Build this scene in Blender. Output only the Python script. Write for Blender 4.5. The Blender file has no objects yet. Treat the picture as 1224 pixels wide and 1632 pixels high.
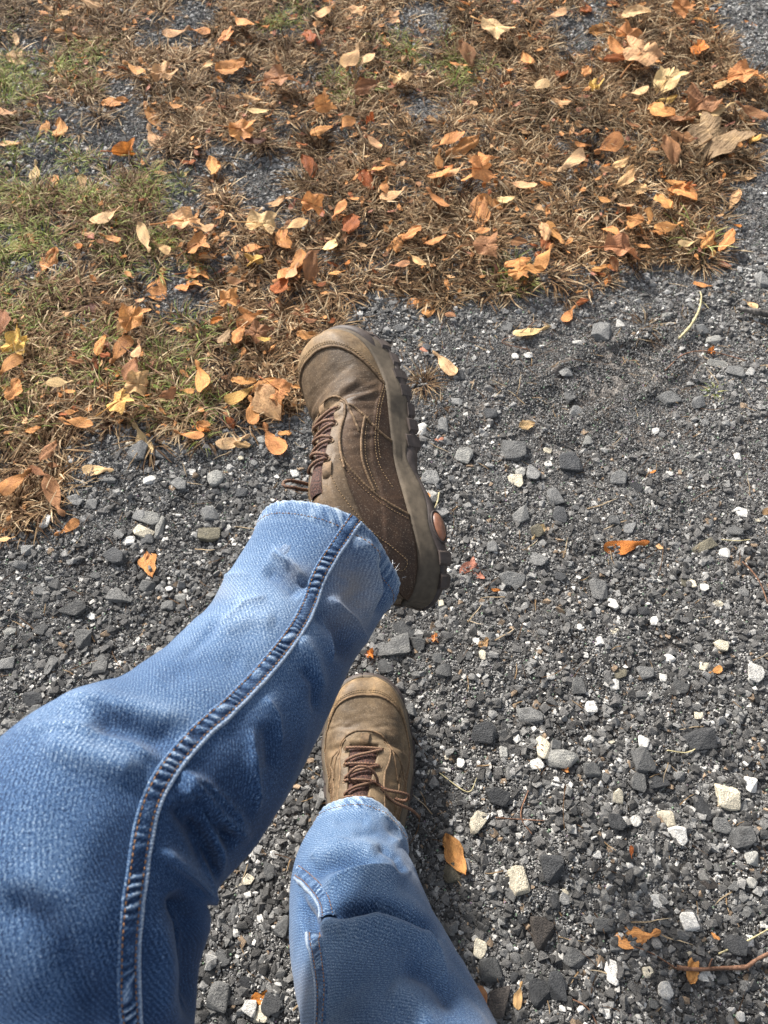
import bpy, bmesh, math, random
import numpy as np
from mathutils import Vector, Matrix, Euler
from mathutils.bvhtree import BVHTree

random.seed(7)
np.random.seed(7)
rng = np.random.RandomState(11)
PI = math.pi
S = bpy.context.scene
COL = S.collection

# ------------------------------------------------------------------ camera
CAM_H = 1.0
PITCH = math.radians(60)
cam_d = bpy.data.cameras.new('camera')
cam = bpy.data.objects.new('camera', cam_d)
COL.objects.link(cam)
cam.location = (0, 0, CAM_H)
cam.rotation_euler = (PI / 2 - PITCH, 0, 0)
cam_d.sensor_fit = 'HORIZONTAL'
cam_d.sensor_width = 36
cam_d.lens = 36
cam_d.clip_start = 0.02
cam_d.clip_end = 500
cam_d.dof.use_dof = True
cam_d.dof.focus_distance = 0.84
cam_d.dof.aperture_fstop = 15
S.camera = cam

# ------------------------------------------------------------------ light
SUN_EL, SUN_AZ = math.radians(30), math.radians(-36)   # azimuth from +Y, negative = to the left
sd = Vector((math.sin(SUN_AZ) * math.cos(SUN_EL), math.cos(SUN_AZ) * math.cos(SUN_EL), math.sin(SUN_EL)))
W = bpy.data.worlds.new('World')
S.world = W
W.use_nodes = True
nt = W.node_tree
sky = nt.nodes.new('ShaderNodeTexSky')
sky.sky_type = 'NISHITA'
sky.sun_disc = False
sky.sun_elevation = SUN_EL
sky.sun_rotation = SUN_AZ
sky.dust_density = 3.0
sky.ozone_density = 0.6
hs_ = nt.nodes.new('ShaderNodeHueSaturation'); hs_.inputs['Saturation'].default_value = 0.45   # hazy, whitish sky
nt.links.new(sky.outputs[0], hs_.inputs['Color']); nt.links.new(hs_.outputs[0], nt.nodes['Background'].inputs[0])
nt.nodes['Background'].inputs[1].default_value = 0.125
sl = bpy.data.lights.new('sun', 'SUN')
sl.energy = 4.3
sl.angle = math.radians(6)
sl.color = (1.0, 0.965, 0.91)
so = bpy.data.objects.new('sun', sl)
so.rotation_euler = sd.to_track_quat('Z', 'Y').to_euler()
so.location = (-2, 2, 4)
COL.objects.link(so)
S.view_settings.view_transform = 'Standard'
S.view_settings.look = 'None'
S.view_settings.gamma = 1
S.view_settings.use_curve_mapping = False
S.view_settings.exposure = 1.0

# ------------------------------------------------------------------ camera maths (1224x1632 photo pixels <-> place)
cp, sp_ = math.cos(PITCH), math.sin(PITCH)
FW = np.array((0, cp, -sp_)); UP = np.array((0, sp_, cp)); RT = np.array((1.0, 0, 0))
CP = np.array((0, 0, CAM_H))
def ray(px, py):
    return FW + RT * (px - 612) / 1224 - UP * (py - 816) / 1224
def at(px, py, z):
    return CP + ray(px, py) * z
def ground(px, py, h=0.0):
    d = ray(px, py)
    return CP + d * ((h - CAM_H) / d[2])
def project(P):
    D = P - CP
    z = D @ FW
    return 612 + 1224 * (D @ RT) / z, 816 - 1224 * (D @ UP) / z, z

# ------------------------------------------------------------------ noise
_tabs = {}
def vn(x, y, seed=0):
    """smooth value noise, -1..1"""
    if seed not in _tabs:
        _tabs[seed] = np.random.RandomState(1000 + seed).uniform(-1, 1, (256, 256))
    t = _tabs[seed]
    x = np.asarray(x, float); y = np.asarray(y, float)
    xi = np.floor(x).astype(int); yi = np.floor(y).astype(int)
    fx = x - xi; fy = y - yi
    fx = fx * fx * (3 - 2 * fx); fy = fy * fy * (3 - 2 * fy)
    a = t[xi & 255, yi & 255]; b = t[(xi + 1) & 255, yi & 255]
    c = t[xi & 255, (yi + 1) & 255]; d = t[(xi + 1) & 255, (yi + 1) & 255]
    return (a * (1 - fx) + b * fx) * (1 - fy) + (c * (1 - fx) + d * fx) * fy
def sstep(a, b, x):
    t = np.clip((x - a) / (b - a), 0, 1)
    return t * t * (3 - 2 * t)
def seg_dist(px, py, pts):
    """distance of points to a polyline, and position along it 0..1"""
    best = np.full(np.shape(px), 1e9); tt = np.zeros(np.shape(px))
    n = len(pts) - 1
    for i in range(n):
        ax, ay = pts[i]; bx, by = pts[i + 1]
        dx, dy = bx - ax, by - ay
        t = np.clip(((px - ax) * dx + (py - ay) * dy) / (dx * dx + dy * dy + 1e-9), 0, 1)
        d = np.hypot(px - ax - t * dx, py - ay - t * dy)
        m = d < best
        best = np.where(m, d, best); tt = np.where(m, (i + t) / n, tt)
    return best, tt
def smooth_line(pts, n):
    pts = np.array(pts, float)
    P = np.vstack([2 * pts[0] - pts[1], pts, 2 * pts[-1] - pts[-2]])
    seg = np.linalg.norm(np.diff(pts, axis=0), axis=1)
    cum = np.concatenate([[0], np.cumsum(seg)])
    out = []
    for s in np.linspace(0, cum[-1], n):
        i = min(int(np.searchsorted(cum, s, 'right')) - 1, len(pts) - 2)
        t = (s - cum[i]) / max(seg[i], 1e-9)
        a, b, c, d = P[i], P[i + 1], P[i + 2], P[i + 3]
        out.append(0.5 * (2 * b + (c - a) * t + (2 * a - 5 * b + 4 * c - d) * t * t + (-a + 3 * b - 3 * c + d) * t ** 3))
    return np.array(out)
def in_poly(px, py, poly):
    px = np.asarray(px, float); py = np.asarray(py, float)
    r = np.zeros(px.shape, bool); j = len(poly) - 1
    for i in range(len(poly)):
        xi, yi = poly[i]; xj, yj = poly[j]
        c = ((yi > py) != (yj > py)) & (px < (xj - xi) * (py - yi) / (yj - yi + 1e-12) + xi)
        r ^= c; j = i
    return r

# ------------------------------------------------------------------ where the grass grows (photo pixels)
GRASS = [[(-200, -60), (1120, -60), (1150, 60), (1224, 150), (1224, 260), (1150, 300), (1140, 400), (1010, 420), (930, 490), (880, 440),
          (800, 475), (700, 470), (600, 455), (540, 470), (520, 520), (480, 660), (330, 690), (230, 690), (150, 660), (120, 720),
          (95, 790), (40, 850), (-200, 900)]]
BARE = [[(60, 190), (130, 160), (215, 150), (225, 215), (190, 280), (110, 290), (40, 280), (0, 300), (-20, 250)],
        [(240, 260), (330, 250), (330, 320), (250, 330)], [(375, 245), (470, 240), (470, 310), (390, 320)],
        [(0, 345), (90, 360), (110, 430), (20, 440), (-30, 420)], [(240, 415), (330, 430), (340, 480), (270, 485), (230, 460)],
        [(270, 490), (330, 500), (320, 560), (240, 560)], [(620, 10), (700, 10), (720, 45), (620, 60)], [(270, 0), (370, 5), (360, 30), (290, 40)],
        [(880, 30), (950, 15), (960, 70), (890, 85)], [(215, 60), (330, 40), (330, 75), (230, 85)],
        [(640, 150), (720, 150), (720, 190), (650, 190)]]
BARE = [[(sum(q[0] for q in b) / len(b) + (x - sum(q[0] for q in b) / len(b)) * 1.25, sum(q[1] for q in b) / len(b) + (y - sum(q[1] for q in b) / len(b)) * 1.3) for x, y in b] for b in BARE]
BARE += [[(-20, 40), (50, 50), (70, 120), (30, 175), (-30, 170)], [(120, 470), (170, 480), (160, 520), (120, 510)], [(480, 90), (540, 100), (530, 130), (480, 125)], [(430, 330), (470, 330), (470, 360), (430, 360)]]
def grass_mask(px, py):
    wx = px + 22 * vn(px / 40, py / 40, 5) + 9 * vn(px / 13, py / 13, 6)
    wy = py + 18 * vn(px / 35, py / 30, 7) + 8 * vn(px / 12, py / 12, 8)
    m = np.zeros(np.shape(px))
    for g in GRASS: m = np.where(in_poly(wx, wy, g), 1.0, m)
    for b in BARE: m = np.where(in_poly(wx, wy, b), 0.03, m)
    return m

FOOT = ground(955, 600)
def hgt(x, y):
    x = np.asarray(x, float); y = np.asarray(y, float)
    h = 0.006 * vn(x * 4 + 3, y * 4, 1) + 0.004 * vn(x * 11, y * 11 + 9, 2) + 0.0022 * vn(x * 30, y * 30, 3) + 0.0010 * vn(x * 80, y * 80, 4)
    # shoe print pressed into the fines
    lx = x - FOOT[0]; ly = y - FOOT[1]
    c, s = math.cos(0.55), math.sin(0.55)
    u = lx * c + ly * s; v = -lx * s + ly * c
    r = np.hypot(u / 0.16, v / 0.055)
    m = 1 - sstep(0.75, 1.05, r)
    tread = 0.5 + 0.5 * np.sign(np.sin(u * 2 * PI / 0.028 + 2.5 * np.abs(v) / 0.05) * np.sin(v * 2 * PI / 0.05 + 0.6))
    h = h * (1 - 0.6 * m) - m * (0.004 + 0.0045 * tread) + 0.004 * np.exp(-((r - 1.08) / 0.14) ** 2)
    far = np.clip(np.hypot(x, y) - 3, 0, 50)
    return h * np.where(far > 0, 1, 1) + 0.01 * vn(x * .6, y * .6, 9) - 0.005
def hg(x, y): return float(hgt(np.array([x]), np.array([y]))[0])

# ------------------------------------------------------------------ mesh helpers
def mk_mesh(name, verts, faces, mat=None, smooth=False, cols=None, uvs=None, colname='col'):
    me = bpy.data.meshes.new(name)
    verts = np.asarray(verts, np.float32)
    if isinstance(faces, np.ndarray):
        nf, k = faces.shape
        me.vertices.add(len(verts)); me.vertices.foreach_set('co', verts.ravel())
        me.loops.add(nf * k); me.loops.foreach_set('vertex_index', faces.astype(np.int32).ravel())
        me.polygons.add(nf); me.polygons.foreach_set('loop_start', np.arange(0, nf * k, k, dtype=np.int32))
        me.polygons.foreach_set('loop_total', np.full(nf, k, np.int32))
        me.update(calc_edges=True); me.validate()
    else:
        me.from_pydata([tuple(v) for v in verts], [], faces); me.update()
    if smooth: me.polygons.foreach_set('use_smooth', np.ones(len(me.polygons), bool))
    if cols is not None:
        a = me.color_attributes.new(colname, 'FLOAT_COLOR', 'POINT')
        c = np.ones((len(verts), 4), np.float32); c[:, :3] = np.asarray(cols)[:, :3]
        a.data.foreach_set('color', c.ravel())
    if uvs is not None:
        uv = me.uv_layers.new(name='uv')
        li = np.empty(len(me.loops), np.int32); me.loops.foreach_get('vertex_index', li)
        uv.data.foreach_set('uv', np.asarray(uvs, np.float32)[li].ravel())
    if mat: me.materials.append(mat)
    return me
def link(name, me, parent=None):
    o = bpy.data.objects.new(name, me); COL.objects.link(o)
    if parent: o.parent = parent
    return o
def tag(o, label=None, cat=None, group=None, kind=None):
    if label: o['label'] = label
    if cat: o['category'] = cat
    if group: o['group'] = group
    if kind: o['kind'] = kind
    return o
def grid_faces(n, m, wrap=False):
    i = np.arange(n - 1)[:, None]; mm = m if wrap else m - 1
    j = np.arange(mm)[None, :]
    a = i * m + j; b = i * m + (j + 1) % m; c = (i + 1) * m + (j + 1) % m; d = (i + 1) * m + j
    return np.stack([a, d, c, b], -1).reshape(-1, 4)
def tube(path, rad, k=8, cap=True):
    P = np.array(path, float); n = len(P)
    rad = np.full(n, rad) if np.isscalar(rad) else np.array(rad)
    T = np.gradient(P, axis=0); T /= np.linalg.norm(T, axis=1)[:, None] + 1e-12
    N = np.cross(T[0], (0, 0, 1.0))
    if np.linalg.norm(N) < 1e-3: N = np.cross(T[0], (1.0, 0, 0))
    N /= np.linalg.norm(N)
    V = []
    for i in range(n):
        N = N - T[i] * (N @ T[i]); N /= np.linalg.norm(N) + 1e-12
        B = np.cross(T[i], N)
        for j in range(k):
            a = 2 * PI * j / k
            V.append(P[i] + rad[i] * (math.cos(a) * N + math.sin(a) * B))
    F = [list(f) for f in grid_faces(n, k, True)]
    if cap:
        F.append(list(range(k))); F.append(list(range((n - 1) * k, n * k))[::-1])
    return V, F
class MB:
    def __init__(s): s.v = []; s.f = []; s.c = []; s.uv = []
    def add(s, V, F, col=(1, 1, 1), uv=None):
        o = len(s.v)
        s.v += [tuple(p) for p in V]; s.f += [[i + o for i in f] for f in F]
        s.c += [tuple(c) for c in col] if hasattr(col[0], '__len__') else [col] * len(V)
        s.uv += list(uv) if uv is not None else [(0, 0)] * len(V)
    def tube(s, path, rad, k=8, col=(1, 1, 1), cap=True):
        V, F = tube(path, rad, k, cap)
        P = np.array(path); L = np.concatenate([[0], np.cumsum(np.linalg.norm(np.diff(P, axis=0), axis=1))])
        s.add(V, F, col, [(L[i // k], (i % k) / k) for i in range(len(V))])
    def mesh(s, name, mat, smooth=True):
        return mk_mesh(name, s.v, s.f, mat, smooth, s.c, s.uv)

# ------------------------------------------------------------------ materials
class NT:
    def __init__(s, name):
        s.m = bpy.data.materials.new(name); s.m.use_nodes = True
        s.t = s.m.node_tree; s.b = s.t.nodes['Principled BSDF']; s.out = s.t.nodes['Material Output']
    def n(s, typ, **kw):
        nd = s.t.nodes.new('ShaderNode' + typ)
        for k, v in kw.items(): setattr(nd, k, v)
        return nd
    def l(s, a, b): s.t.links.new(a, b)
    def val(s, sock, v):
        if hasattr(v, 'is_linked') or hasattr(v, 'links'): s.l(v, sock)
        else: sock.default_value = v
    def noise(s, vec, scale, detail=2, rough=0.5, dist=0.0):
        nd = s.n('TexNoise'); nd.inputs['Scale'].default_value = scale; nd.inputs['Detail'].default_value = detail
        nd.inputs['Roughness'].default_value = rough; nd.inputs['Distortion'].default_value = dist
        if vec is not None: s.l(vec, nd.inputs['Vector'])
        return nd.outputs['Fac']
    def ramp(s, fac, stops):
        nd = s.n('ValToRGB'); s.l(fac, nd.inputs[0]); e = nd.color_ramp.elements
        while len(e) < len(stops): e.new(0.5)
        for i, (p, c) in enumerate(stops):
            e[i].position = p; e[i].color = (*c, 1) if len(c) == 3 else c
        return nd.outputs[0]
    def mix(s, fac, a, b, mode='MIX'):
        nd = s.n('Mix', data_type='RGBA', blend_type=mode)
        s.val(nd.inputs[0], fac)
        for k, v in ((6, a), (7, b)):
            if isinstance(v, tuple): nd.inputs[k].default_value = (*v, 1)
            else: s.l(v, nd.inputs[k])
        return nd.outputs[2]
    def math(s, op, a, b=0.0):
        nd = s.n('Math', operation=op); s.val(nd.inputs[0], a); s.val(nd.inputs[1], b); return nd.outputs[0]
    def rng(s, v, a, b, c, d):
        nd = s.n('MapRange'); s.l(v, nd.inputs[0])
        for i, q in enumerate((a, b, c, d)): nd.inputs[i + 1].default_value = q
        return nd.outputs[0]
    def bump(s, h, strength, dist, prev=None):
        nd = s.n('Bump'); nd.inputs['Strength'].default_value = strength; nd.inputs['Distance'].default_value = dist
        s.l(h, nd.inputs['Height'])
        if prev is not None: s.l(prev, nd.inputs['Normal'])
        return nd.outputs[0]
    def attr(s, name, typ='GEOMETRY'):
        nd = s.n('Attribute', attribute_name=name, attribute_type=typ); return nd
    def mapping(s, vec, scale=(1, 1, 1), rot=(0, 0, 0)):
        nd = s.n('Mapping'); s.l(vec, nd.inputs[0]); nd.inputs['Scale'].default_value = scale; nd.inputs['Rotation'].default_value = rot
        return nd.outputs[0]

def mat_ground():
    q = NT('soil'); g = q.n('NewGeometry').outputs['Position']
    dust = q.attr('col').outputs['Color']
    n1 = q.noise(g, 9, 4, 0.6); n2 = q.noise(g, 160, 3, 0.7); n3 = q.noise(g, 600, 2, 0.7)
    base = q.ramp(n1, [(0.3, (0.058, 0.046, 0.037)), (0.55, (0.100, 0.090, 0.081)), (0.75, (0.140, 0.129, 0.118))])
    base = q.mix(1.0, base, dust, 'MULTIPLY')
    base = q.mix(0.8, base, q.ramp(n2, [(0.3, (0.45, 0.45, 0.45)), (0.55, (1, 1, 1)), (0.7, (1.7, 1.7, 1.7))]), 'MULTIPLY')
    vo = q.n('TexVoronoi'); q.l(g, vo.inputs['Vector']); vo.inputs['Scale'].default_value = 420
    sp = q.n('SeparateColor'); q.l(vo.outputs['Color'], sp.inputs[0])
    grain = q.ramp(sp.outputs[0], [(0.0, (0.03, 0.03, 0.03)), (0.6, (0.07, 0.07, 0.07)), (0.86, (0.16, 0.155, 0.15)), (0.97, (0.30, 0.29, 0.27))])
    edge = q.math('LESS_THAN', vo.outputs['Distance'], 0.42)
    pick = q.math('MULTIPLY', edge, q.math('GREATER_THAN', sp.outputs[1], 0.45))
    base = q.mix(pick, base, q.mix(0.3, grain, dust, 'MULTIPLY'))
    q.l(base, q.b.inputs['Base Color']); q.b.inputs['Roughness'].default_value = 0.93
    q.b.inputs['Specular IOR Level'].default_value = 0.25
    h = q.math('SUBTRACT', 1.0, vo.outputs['Distance'])
    nb = q.bump(h, 0.8, 0.0012); nb = q.bump(n2, 0.8, 0.004, nb); nb = q.bump(n3, 0.5, 0.0015, nb)
    q.l(nb, q.b.inputs['Normal'])
    return q.m
def mat_stone(name, source):
    q = NT(name)
    oi = q.n('ObjectInfo')
    col = oi.outputs['Color'] if source == 'object' else q.attr('tint', 'INSTANCER').outputs['Color'] if source == 'inst' else q.attr('col').outputs['Color']
    tc = q.n('TexCoord').outputs['Object']
    va = q.n('VectorMath', operation='ADD'); q.l(tc, va.inputs[0])
    cx = q.n('CombineXYZ'); q.l(q.math('MULTIPLY', oi.outputs['Random'], 50.0), cx.inputs[0]); q.l(cx.outputs[0], va.inputs[1])
    v = va.outputs[0]
    n1 = q.noise(v, 3.2, 4, 0.65); n2 = q.noise(v, 14, 3, 0.7); n3 = q.noise(q.mapping(v, (1, 1, 5)), 5, 3, 0.6, 0.8)
    c = q.mix(1.0, col, q.ramp(n1, [(0.28, (0.62, 0.61, 0.60)), (0.5, (1, 1, 1)), (0.75, (1.45, 1.42, 1.36))]), 'MULTIPLY')
    c = q.mix(0.75, c, q.ramp(n2, [(0.32, (0.6, 0.6, 0.6)), (0.5, (1, 1, 1)), (0.7, (1.35, 1.33, 1.3))]), 'MULTIPLY')
    c = q.mix(q.rng(n3, 0.62, 0.72, 0, 0.35), c, (0.13, 0.125, 0.12))
    q.l(c, q.b.inputs['Base Color']); q.l(q.rng(n2, 0.3, 0.7, 0.6, 0.95), q.b.inputs['Roughness'])
    q.b.inputs['Specular IOR Level'].default_value = 0.35
    nb = q.bump(n3, 0.35, 0.08); nb = q.bump(n2, 0.45, 0.05, nb)
    q.l(nb, q.b.inputs['Normal'])
    return q.m
def mat_grit():
    q = NT('grit'); q.l(q.attr('col').outputs['Color'], q.b.inputs['Base Color']); q.b.inputs['Roughness'].default_value = 0.85
    q.b.inputs['Specular IOR Level'].default_value = 0.3
    return q.m
def add_translucent(q, col, f, nb=None):
    tr = q.n('BsdfTranslucent'); q.l(col, tr.inputs[0]); mx = q.n('MixShader')
    mx.inputs[0].default_value = f; q.l(q.b.outputs[0], mx.inputs[1]); q.l(tr.outputs[0], mx.inputs[2]); q.l(mx.outputs[0], q.out.inputs[0])
    if nb is not None: q.l(nb, tr.inputs['Normal'])
def mat_grass(name):
    q = NT(name)
    c = q.mix(1.0, q.attr('col').outputs['Color'], q.attr('tint', 'INSTANCER').outputs['Color'], 'MULTIPLY')
    q.l(c, q.b.inputs['Base Color']); q.b.inputs['Roughness'].default_value = 0.75; q.b.inputs['Specular IOR Level'].default_value = 0.12
    add_translucent(q, c, 0.18)
    return q.m
def mat_grass_obj(name):
    q = NT(name)
    c = q.attr('col').outputs['Color']
    q.l(c, q.b.inputs['Base Color']); q.b.inputs['Roughness'].default_value = 0.75; q.b.inputs['Specular IOR Level'].default_value = 0.12
    add_translucent(q, c, 0.18)
    return q.m
def mat_leaf(inst=False):
    q = NT('dead_leaf')
    oi = q.n('ObjectInfo')
    base = oi.outputs['Color'] if not inst else q.attr('tint', 'INSTANCER').outputs['Color']
    base = q.mix(1.0, base, q.attr('col').outputs['Color'], 'MULTIPLY')
    uv = q.n('UVMap').outputs[0]
    va = q.n('VectorMath', operation='ADD'); q.l(uv, va.inputs[0])
    cx = q.n('CombineXYZ'); q.l(q.math('MULTIPLY', oi.outputs['Random'], 30.0), cx.inputs[0]); q.l(cx.outputs[0], va.inputs[1])
    n1 = q.noise(va.outputs[0], 3, 4, 0.65); n2 = q.noise(va.outputs[0], 16, 3, 0.7)
    n3 = q.noise(q.mapping(va.outputs[0], (3, 34, 1)), 1, 2, 0.6, 0.3)
    c = q.mix(1.0, base, q.ramp(n1, [(0.3, (0.62, 0.52, 0.46)), (0.5, (1, 1, 1)), (0.72, (1.25, 1.22, 1.1))]), 'MULTIPLY')
    c = q.mix(0.32, c, q.ramp(n3, [(0.35, (0.6, 0.55, 0.5)), (0.55, (1, 1, 1)), (0.7, (1.25, 1.2, 1.1))]), 'MULTIPLY')
    c = q.mix(q.rng(n2, 0.66, 0.74, 0, 0.6), c, (0.10, 0.045, 0.02))
    q.l(c, q.b.inputs['Base Color']); q.l(q.rng(n1, 0.3, 0.7, 0.55, 0.8), q.b.inputs['Roughness']); q.b.inputs['Specular IOR Level'].default_value = 0.2
    nb = q.bump(n3, 0.25, 0.04); nb = q.bump(n2, 0.3, 0.04, nb)
    q.l(nb, q.b.inputs['Normal'])
    add_translucent(q, c, 0.22, nb)
    return q.m
def mat_denim():
    q = NT('denim'); uv = q.n('UVMap').outputs[0]
    a = q.attr('col'); sp = q.n('SeparateColor'); q.l(a.outputs['Color'], sp.inputs[0])
    wear_shade, dirt, edge = sp.outputs[0], sp.outputs[1], sp.outputs[2]
    # thread grain: short light weft flecks crossing the indigo warp
    f1 = q.noise(q.mapping(uv, (1800, 1500, 1), (0, 0, 0.5)), 1.0, 2, 0.7)
    f2 = q.noise(q.mapping(uv, (820, 700, 1), (0, 0, 0.3)), 1.0, 3, 0.65)
    f3 = q.noise(q.mapping(uv, (60, 50, 1)), 1.0, 4, 0.7)
    wv = q.n('TexWave', wave_type='BANDS', bands_direction='DIAGONAL'); q.l(q.mapping(uv, (520, 520, 1)), wv.inputs['Vector'])
    wv.inputs['Scale'].default_value = 0.35; wv.inputs['Distortion'].default_value = 1.2; wv.inputs['Detail'].default_value = 1
    g = q.math('ADD', q.math('MULTIPLY', f1, 0.55), q.math('MULTIPLY', f2, 0.45))
    g = q.math('ADD', g, q.math('MULTIPLY', q.math('SUBTRACT', wv.outputs['Fac'], 0.5), 0.05))
    t = q.math('ADD', q.math('MULTIPLY', q.math('SUBTRACT', g, 0.5), 4.2), q.math('ADD', wear_shade, q.math('MULTIPLY', q.math('SUBTRACT', f3, 0.5), 0.16)))
    c = q.ramp(t, [(0.0, (0.009, 0.022, 0.055)), (0.25, (0.024, 0.060, 0.140)), (0.5, (0.062, 0.116, 0.212)), (0.78, (0.155, 0.225, 0.322)), (1.0, (0.34, 0.40, 0.47))])
    d = q.math('MULTIPLY', dirt, q.rng(f3, 0.3, 0.6, 0.5, 1.1))
    c = q.mix(d, c, (0.21, 0.175, 0.14))
    c = q.mix(edge, c, q.mix(q.rng(f2, 0.4, 0.6, 0, 1), (0.18, 0.23, 0.31), (0.50, 0.52, 0.53)))
    q.l(c, q.b.inputs['Base Color']); q.b.inputs['Roughness'].default_value = 0.88
    q.b.inputs['Specular IOR Level'].default_value = 0.15
    q.b.inputs['Sheen Weight'].default_value = 0.12; q.b.inputs['Sheen Roughness'].default_value = 0.5
    nb = q.bump(f2, 0.12, 0.0004); nb = q.bump(g, 0.15, 0.0003, nb); nb = q.bump(f3, 0.25, 0.002, nb)
    q.l(nb, q.b.inputs['Normal'])
    return q.m
def mat_simple(name, col, rough=0.7, nscale=200, nb_d=0.0006, var=0.35, spec=0.3, use_col=False):
    q = NT(name); tc = q.n('TexCoord').outputs['Object']
    n1 = q.noise(tc, nscale, 3, 0.6); n2 = q.noise(tc, nscale / 8, 3, 0.6)
    lo = tuple([1 - var] * 3); hi = tuple([1 + var] * 3)
    c = q.mix(1.0, q.attr('col').outputs['Color'] if use_col else col, q.ramp(n1, [(0.3, lo), (0.7, hi)]), 'MULTIPLY')
    c = q.mix(1.0, c, q.ramp(n2, [(0.3, lo), (0.7, hi)]), 'MULTIPLY')
    q.l(c, q.b.inputs['Base Color']); q.b.inputs['Roughness'].default_value = rough; q.b.inputs['Specular IOR Level'].default_value = spec
    nb = q.bump(n1, 0.5, nb_d); nb = q.bump(n2, 0.3, nb_d * 4, nb); q.l(nb, q.b.inputs['Normal'])
    return q.m
def mat_leather():
    q = NT('oiled_leather'); tc = q.n('TexCoord').outputs['Object']; uv = q.n('UVMap').outputs[0]
    n1 = q.noise(tc, 26, 5, 0.65, 0.4); n2 = q.noise(tc, 130, 4, 0.7); n3 = q.noise(tc, 700, 2, 0.6)
    cr = q.noise(q.mapping(uv, (210, 26, 1)), 1.0, 4, 0.65, 0.6)
    c = q.attr('col').outputs['Color']
    c = q.mix(1.0, c, q.ramp(n1, [(0.3, (0.5, 0.46, 0.42)), (0.5, (1, 1, 1)), (0.72, (1.45, 1.40, 1.30))]), 'MULTIPLY')
    c = q.mix(0.8, c, q.ramp(n2, [(0.3, (0.72, 0.72, 0.72)), (0.5, (1, 1, 1)), (0.7, (1.25, 1.24, 1.2))]), 'MULTIPLY')
    c = q.mix(0.55, c, q.ramp(n3, [(0.3, (0.6, 0.6, 0.6)), (0.5, (1, 1, 1)), (0.7, (1.4, 1.4, 1.35))]), 'MULTIPLY')
    q.l(c, q.b.inputs['Base Color']); q.l(q.rng(n1, 0.3, 0.7, 0.5, 0.72), q.b.inputs['Roughness'])
    q.b.inputs['Specular IOR Level'].default_value = 0.28
    c2_ = q.mix(q.rng(n3, 0.60, 0.70, 0, .5), c, (0.24, 0.20, 0.15)); q.l(c2_, q.b.inputs['Base Color'])
    nb = q.bump(cr, 0.3, 0.0010); nb = q.bump(n2, 0.4, 0.0009, nb); nb = q.bump(n3, 0.4, 0.0003, nb)
    q.l(nb, q.b.inputs['Normal'])
    return q.m
def mat_lace():
    q = NT('braided_lace'); uv = q.n('UVMap').outputs[0]
    ck = q.n('TexChecker'); q.l(q.mapping(uv, (560, 6, 1)), ck.inputs['Vector']); ck.inputs['Scale'].default_value = 1.0
    ck.inputs['Color1'].default_value = (0.17, 0.080, 0.042, 1); ck.inputs['Color2'].default_value = (0.045, 0.021, 0.014, 1)
    n = q.noise(q.n('TexCoord').outputs['Object'], 60, 3)
    c = q.mix(q.rng(n, 0.4, 0.65, 0, 0.5), ck.outputs[0], (0.20, 0.12, 0.07))
    q.l(c, q.b.inputs['Base Color']); q.b.inputs['Roughness'].default_value = 0.75
    q.l(q.bump(ck.outputs['Fac'], 0.5, 0.0005), q.b.inputs['Normal'])
    return q.m
def mat_tongue():
    q = NT('tongue_mesh'); uv = q.n('UVMap').outputs[0]
    vo = q.n('TexVoronoi'); q.l(uv, vo.inputs['Vector']); vo.inputs['Scale'].default_value = 520
    c = q.mix(q.rng(vo.outputs['Distance'], 0.1, 0.6, 0, 1), (0.13, 0.055, 0.038), (0.035, 0.016, 0.012))
    q.l(c, q.b.inputs['Base Color']); q.b.inputs['Roughness'].default_value = 0.85
    q.l(q.bump(vo.outputs['Distance'], 0.8, 0.0008), q.b.inputs['Normal'])
    return q.m

M_soil = mat_ground(); M_st_i = mat_stone('gravel_stone', 'inst'); M_st_o = mat_stone('single_stone', 'object')
M_grit = mat_grit(); M_grass = mat_grass('dry_blade'); M_grass_o = mat_grass_obj('tuft_blade')
M_leaf = mat_leaf(); M_leaf_i = mat_leaf(True); M_denim = mat_denim(); M_leather = mat_leather()
M_mid = mat_simple('midsole_rubber', (0.150, 0.120, 0.088), 0.72, 140, 0.0004, 0.22, 0.3, True)
M_out = mat_simple('outsole_rubber', (0.050, 0.038, 0.033), 0.6, 120, 0.0006, 0.3, 0.35)
M_window = mat_simple('amber_rubber', (0.20, 0.085, 0.045), 0.4, 160, 0.0003, 0.25, 0.5)
M_lace = mat_lace(); M_tongue = mat_tongue()
M_pipe = mat_simple('seam_leather', (0.145, 0.092, 0.050), 0.7, 300, 0.0006, 0.4)
M_thread = mat_simple('tan_thread', (0.25, 0.165, 0.085), 0.7, 900, 0.0003, 0.25)
M_othread = mat_simple('orange_thread', (0.24, 0.12, 0.045), 0.75, 900, 0.0003, 0.3)
M_fray = mat_simple('pale_thread', (0.62, 0.63, 0.65), 0.8, 900, 0.0003, 0.2)
M_bark = mat_simple('twig_bark', (0.17, 0.090, 0.055), 0.8, 260, 0.0012, 0.45)
M_straw = mat_simple('straw', (0.42, 0.36, 0.20), 0.65, 260, 0.0004, 0.3)
M_wood = mat_simple('weathered_wood', (0.10, 0.09, 0.08), 0.85, 220, 0.0012, 0.45)

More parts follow.
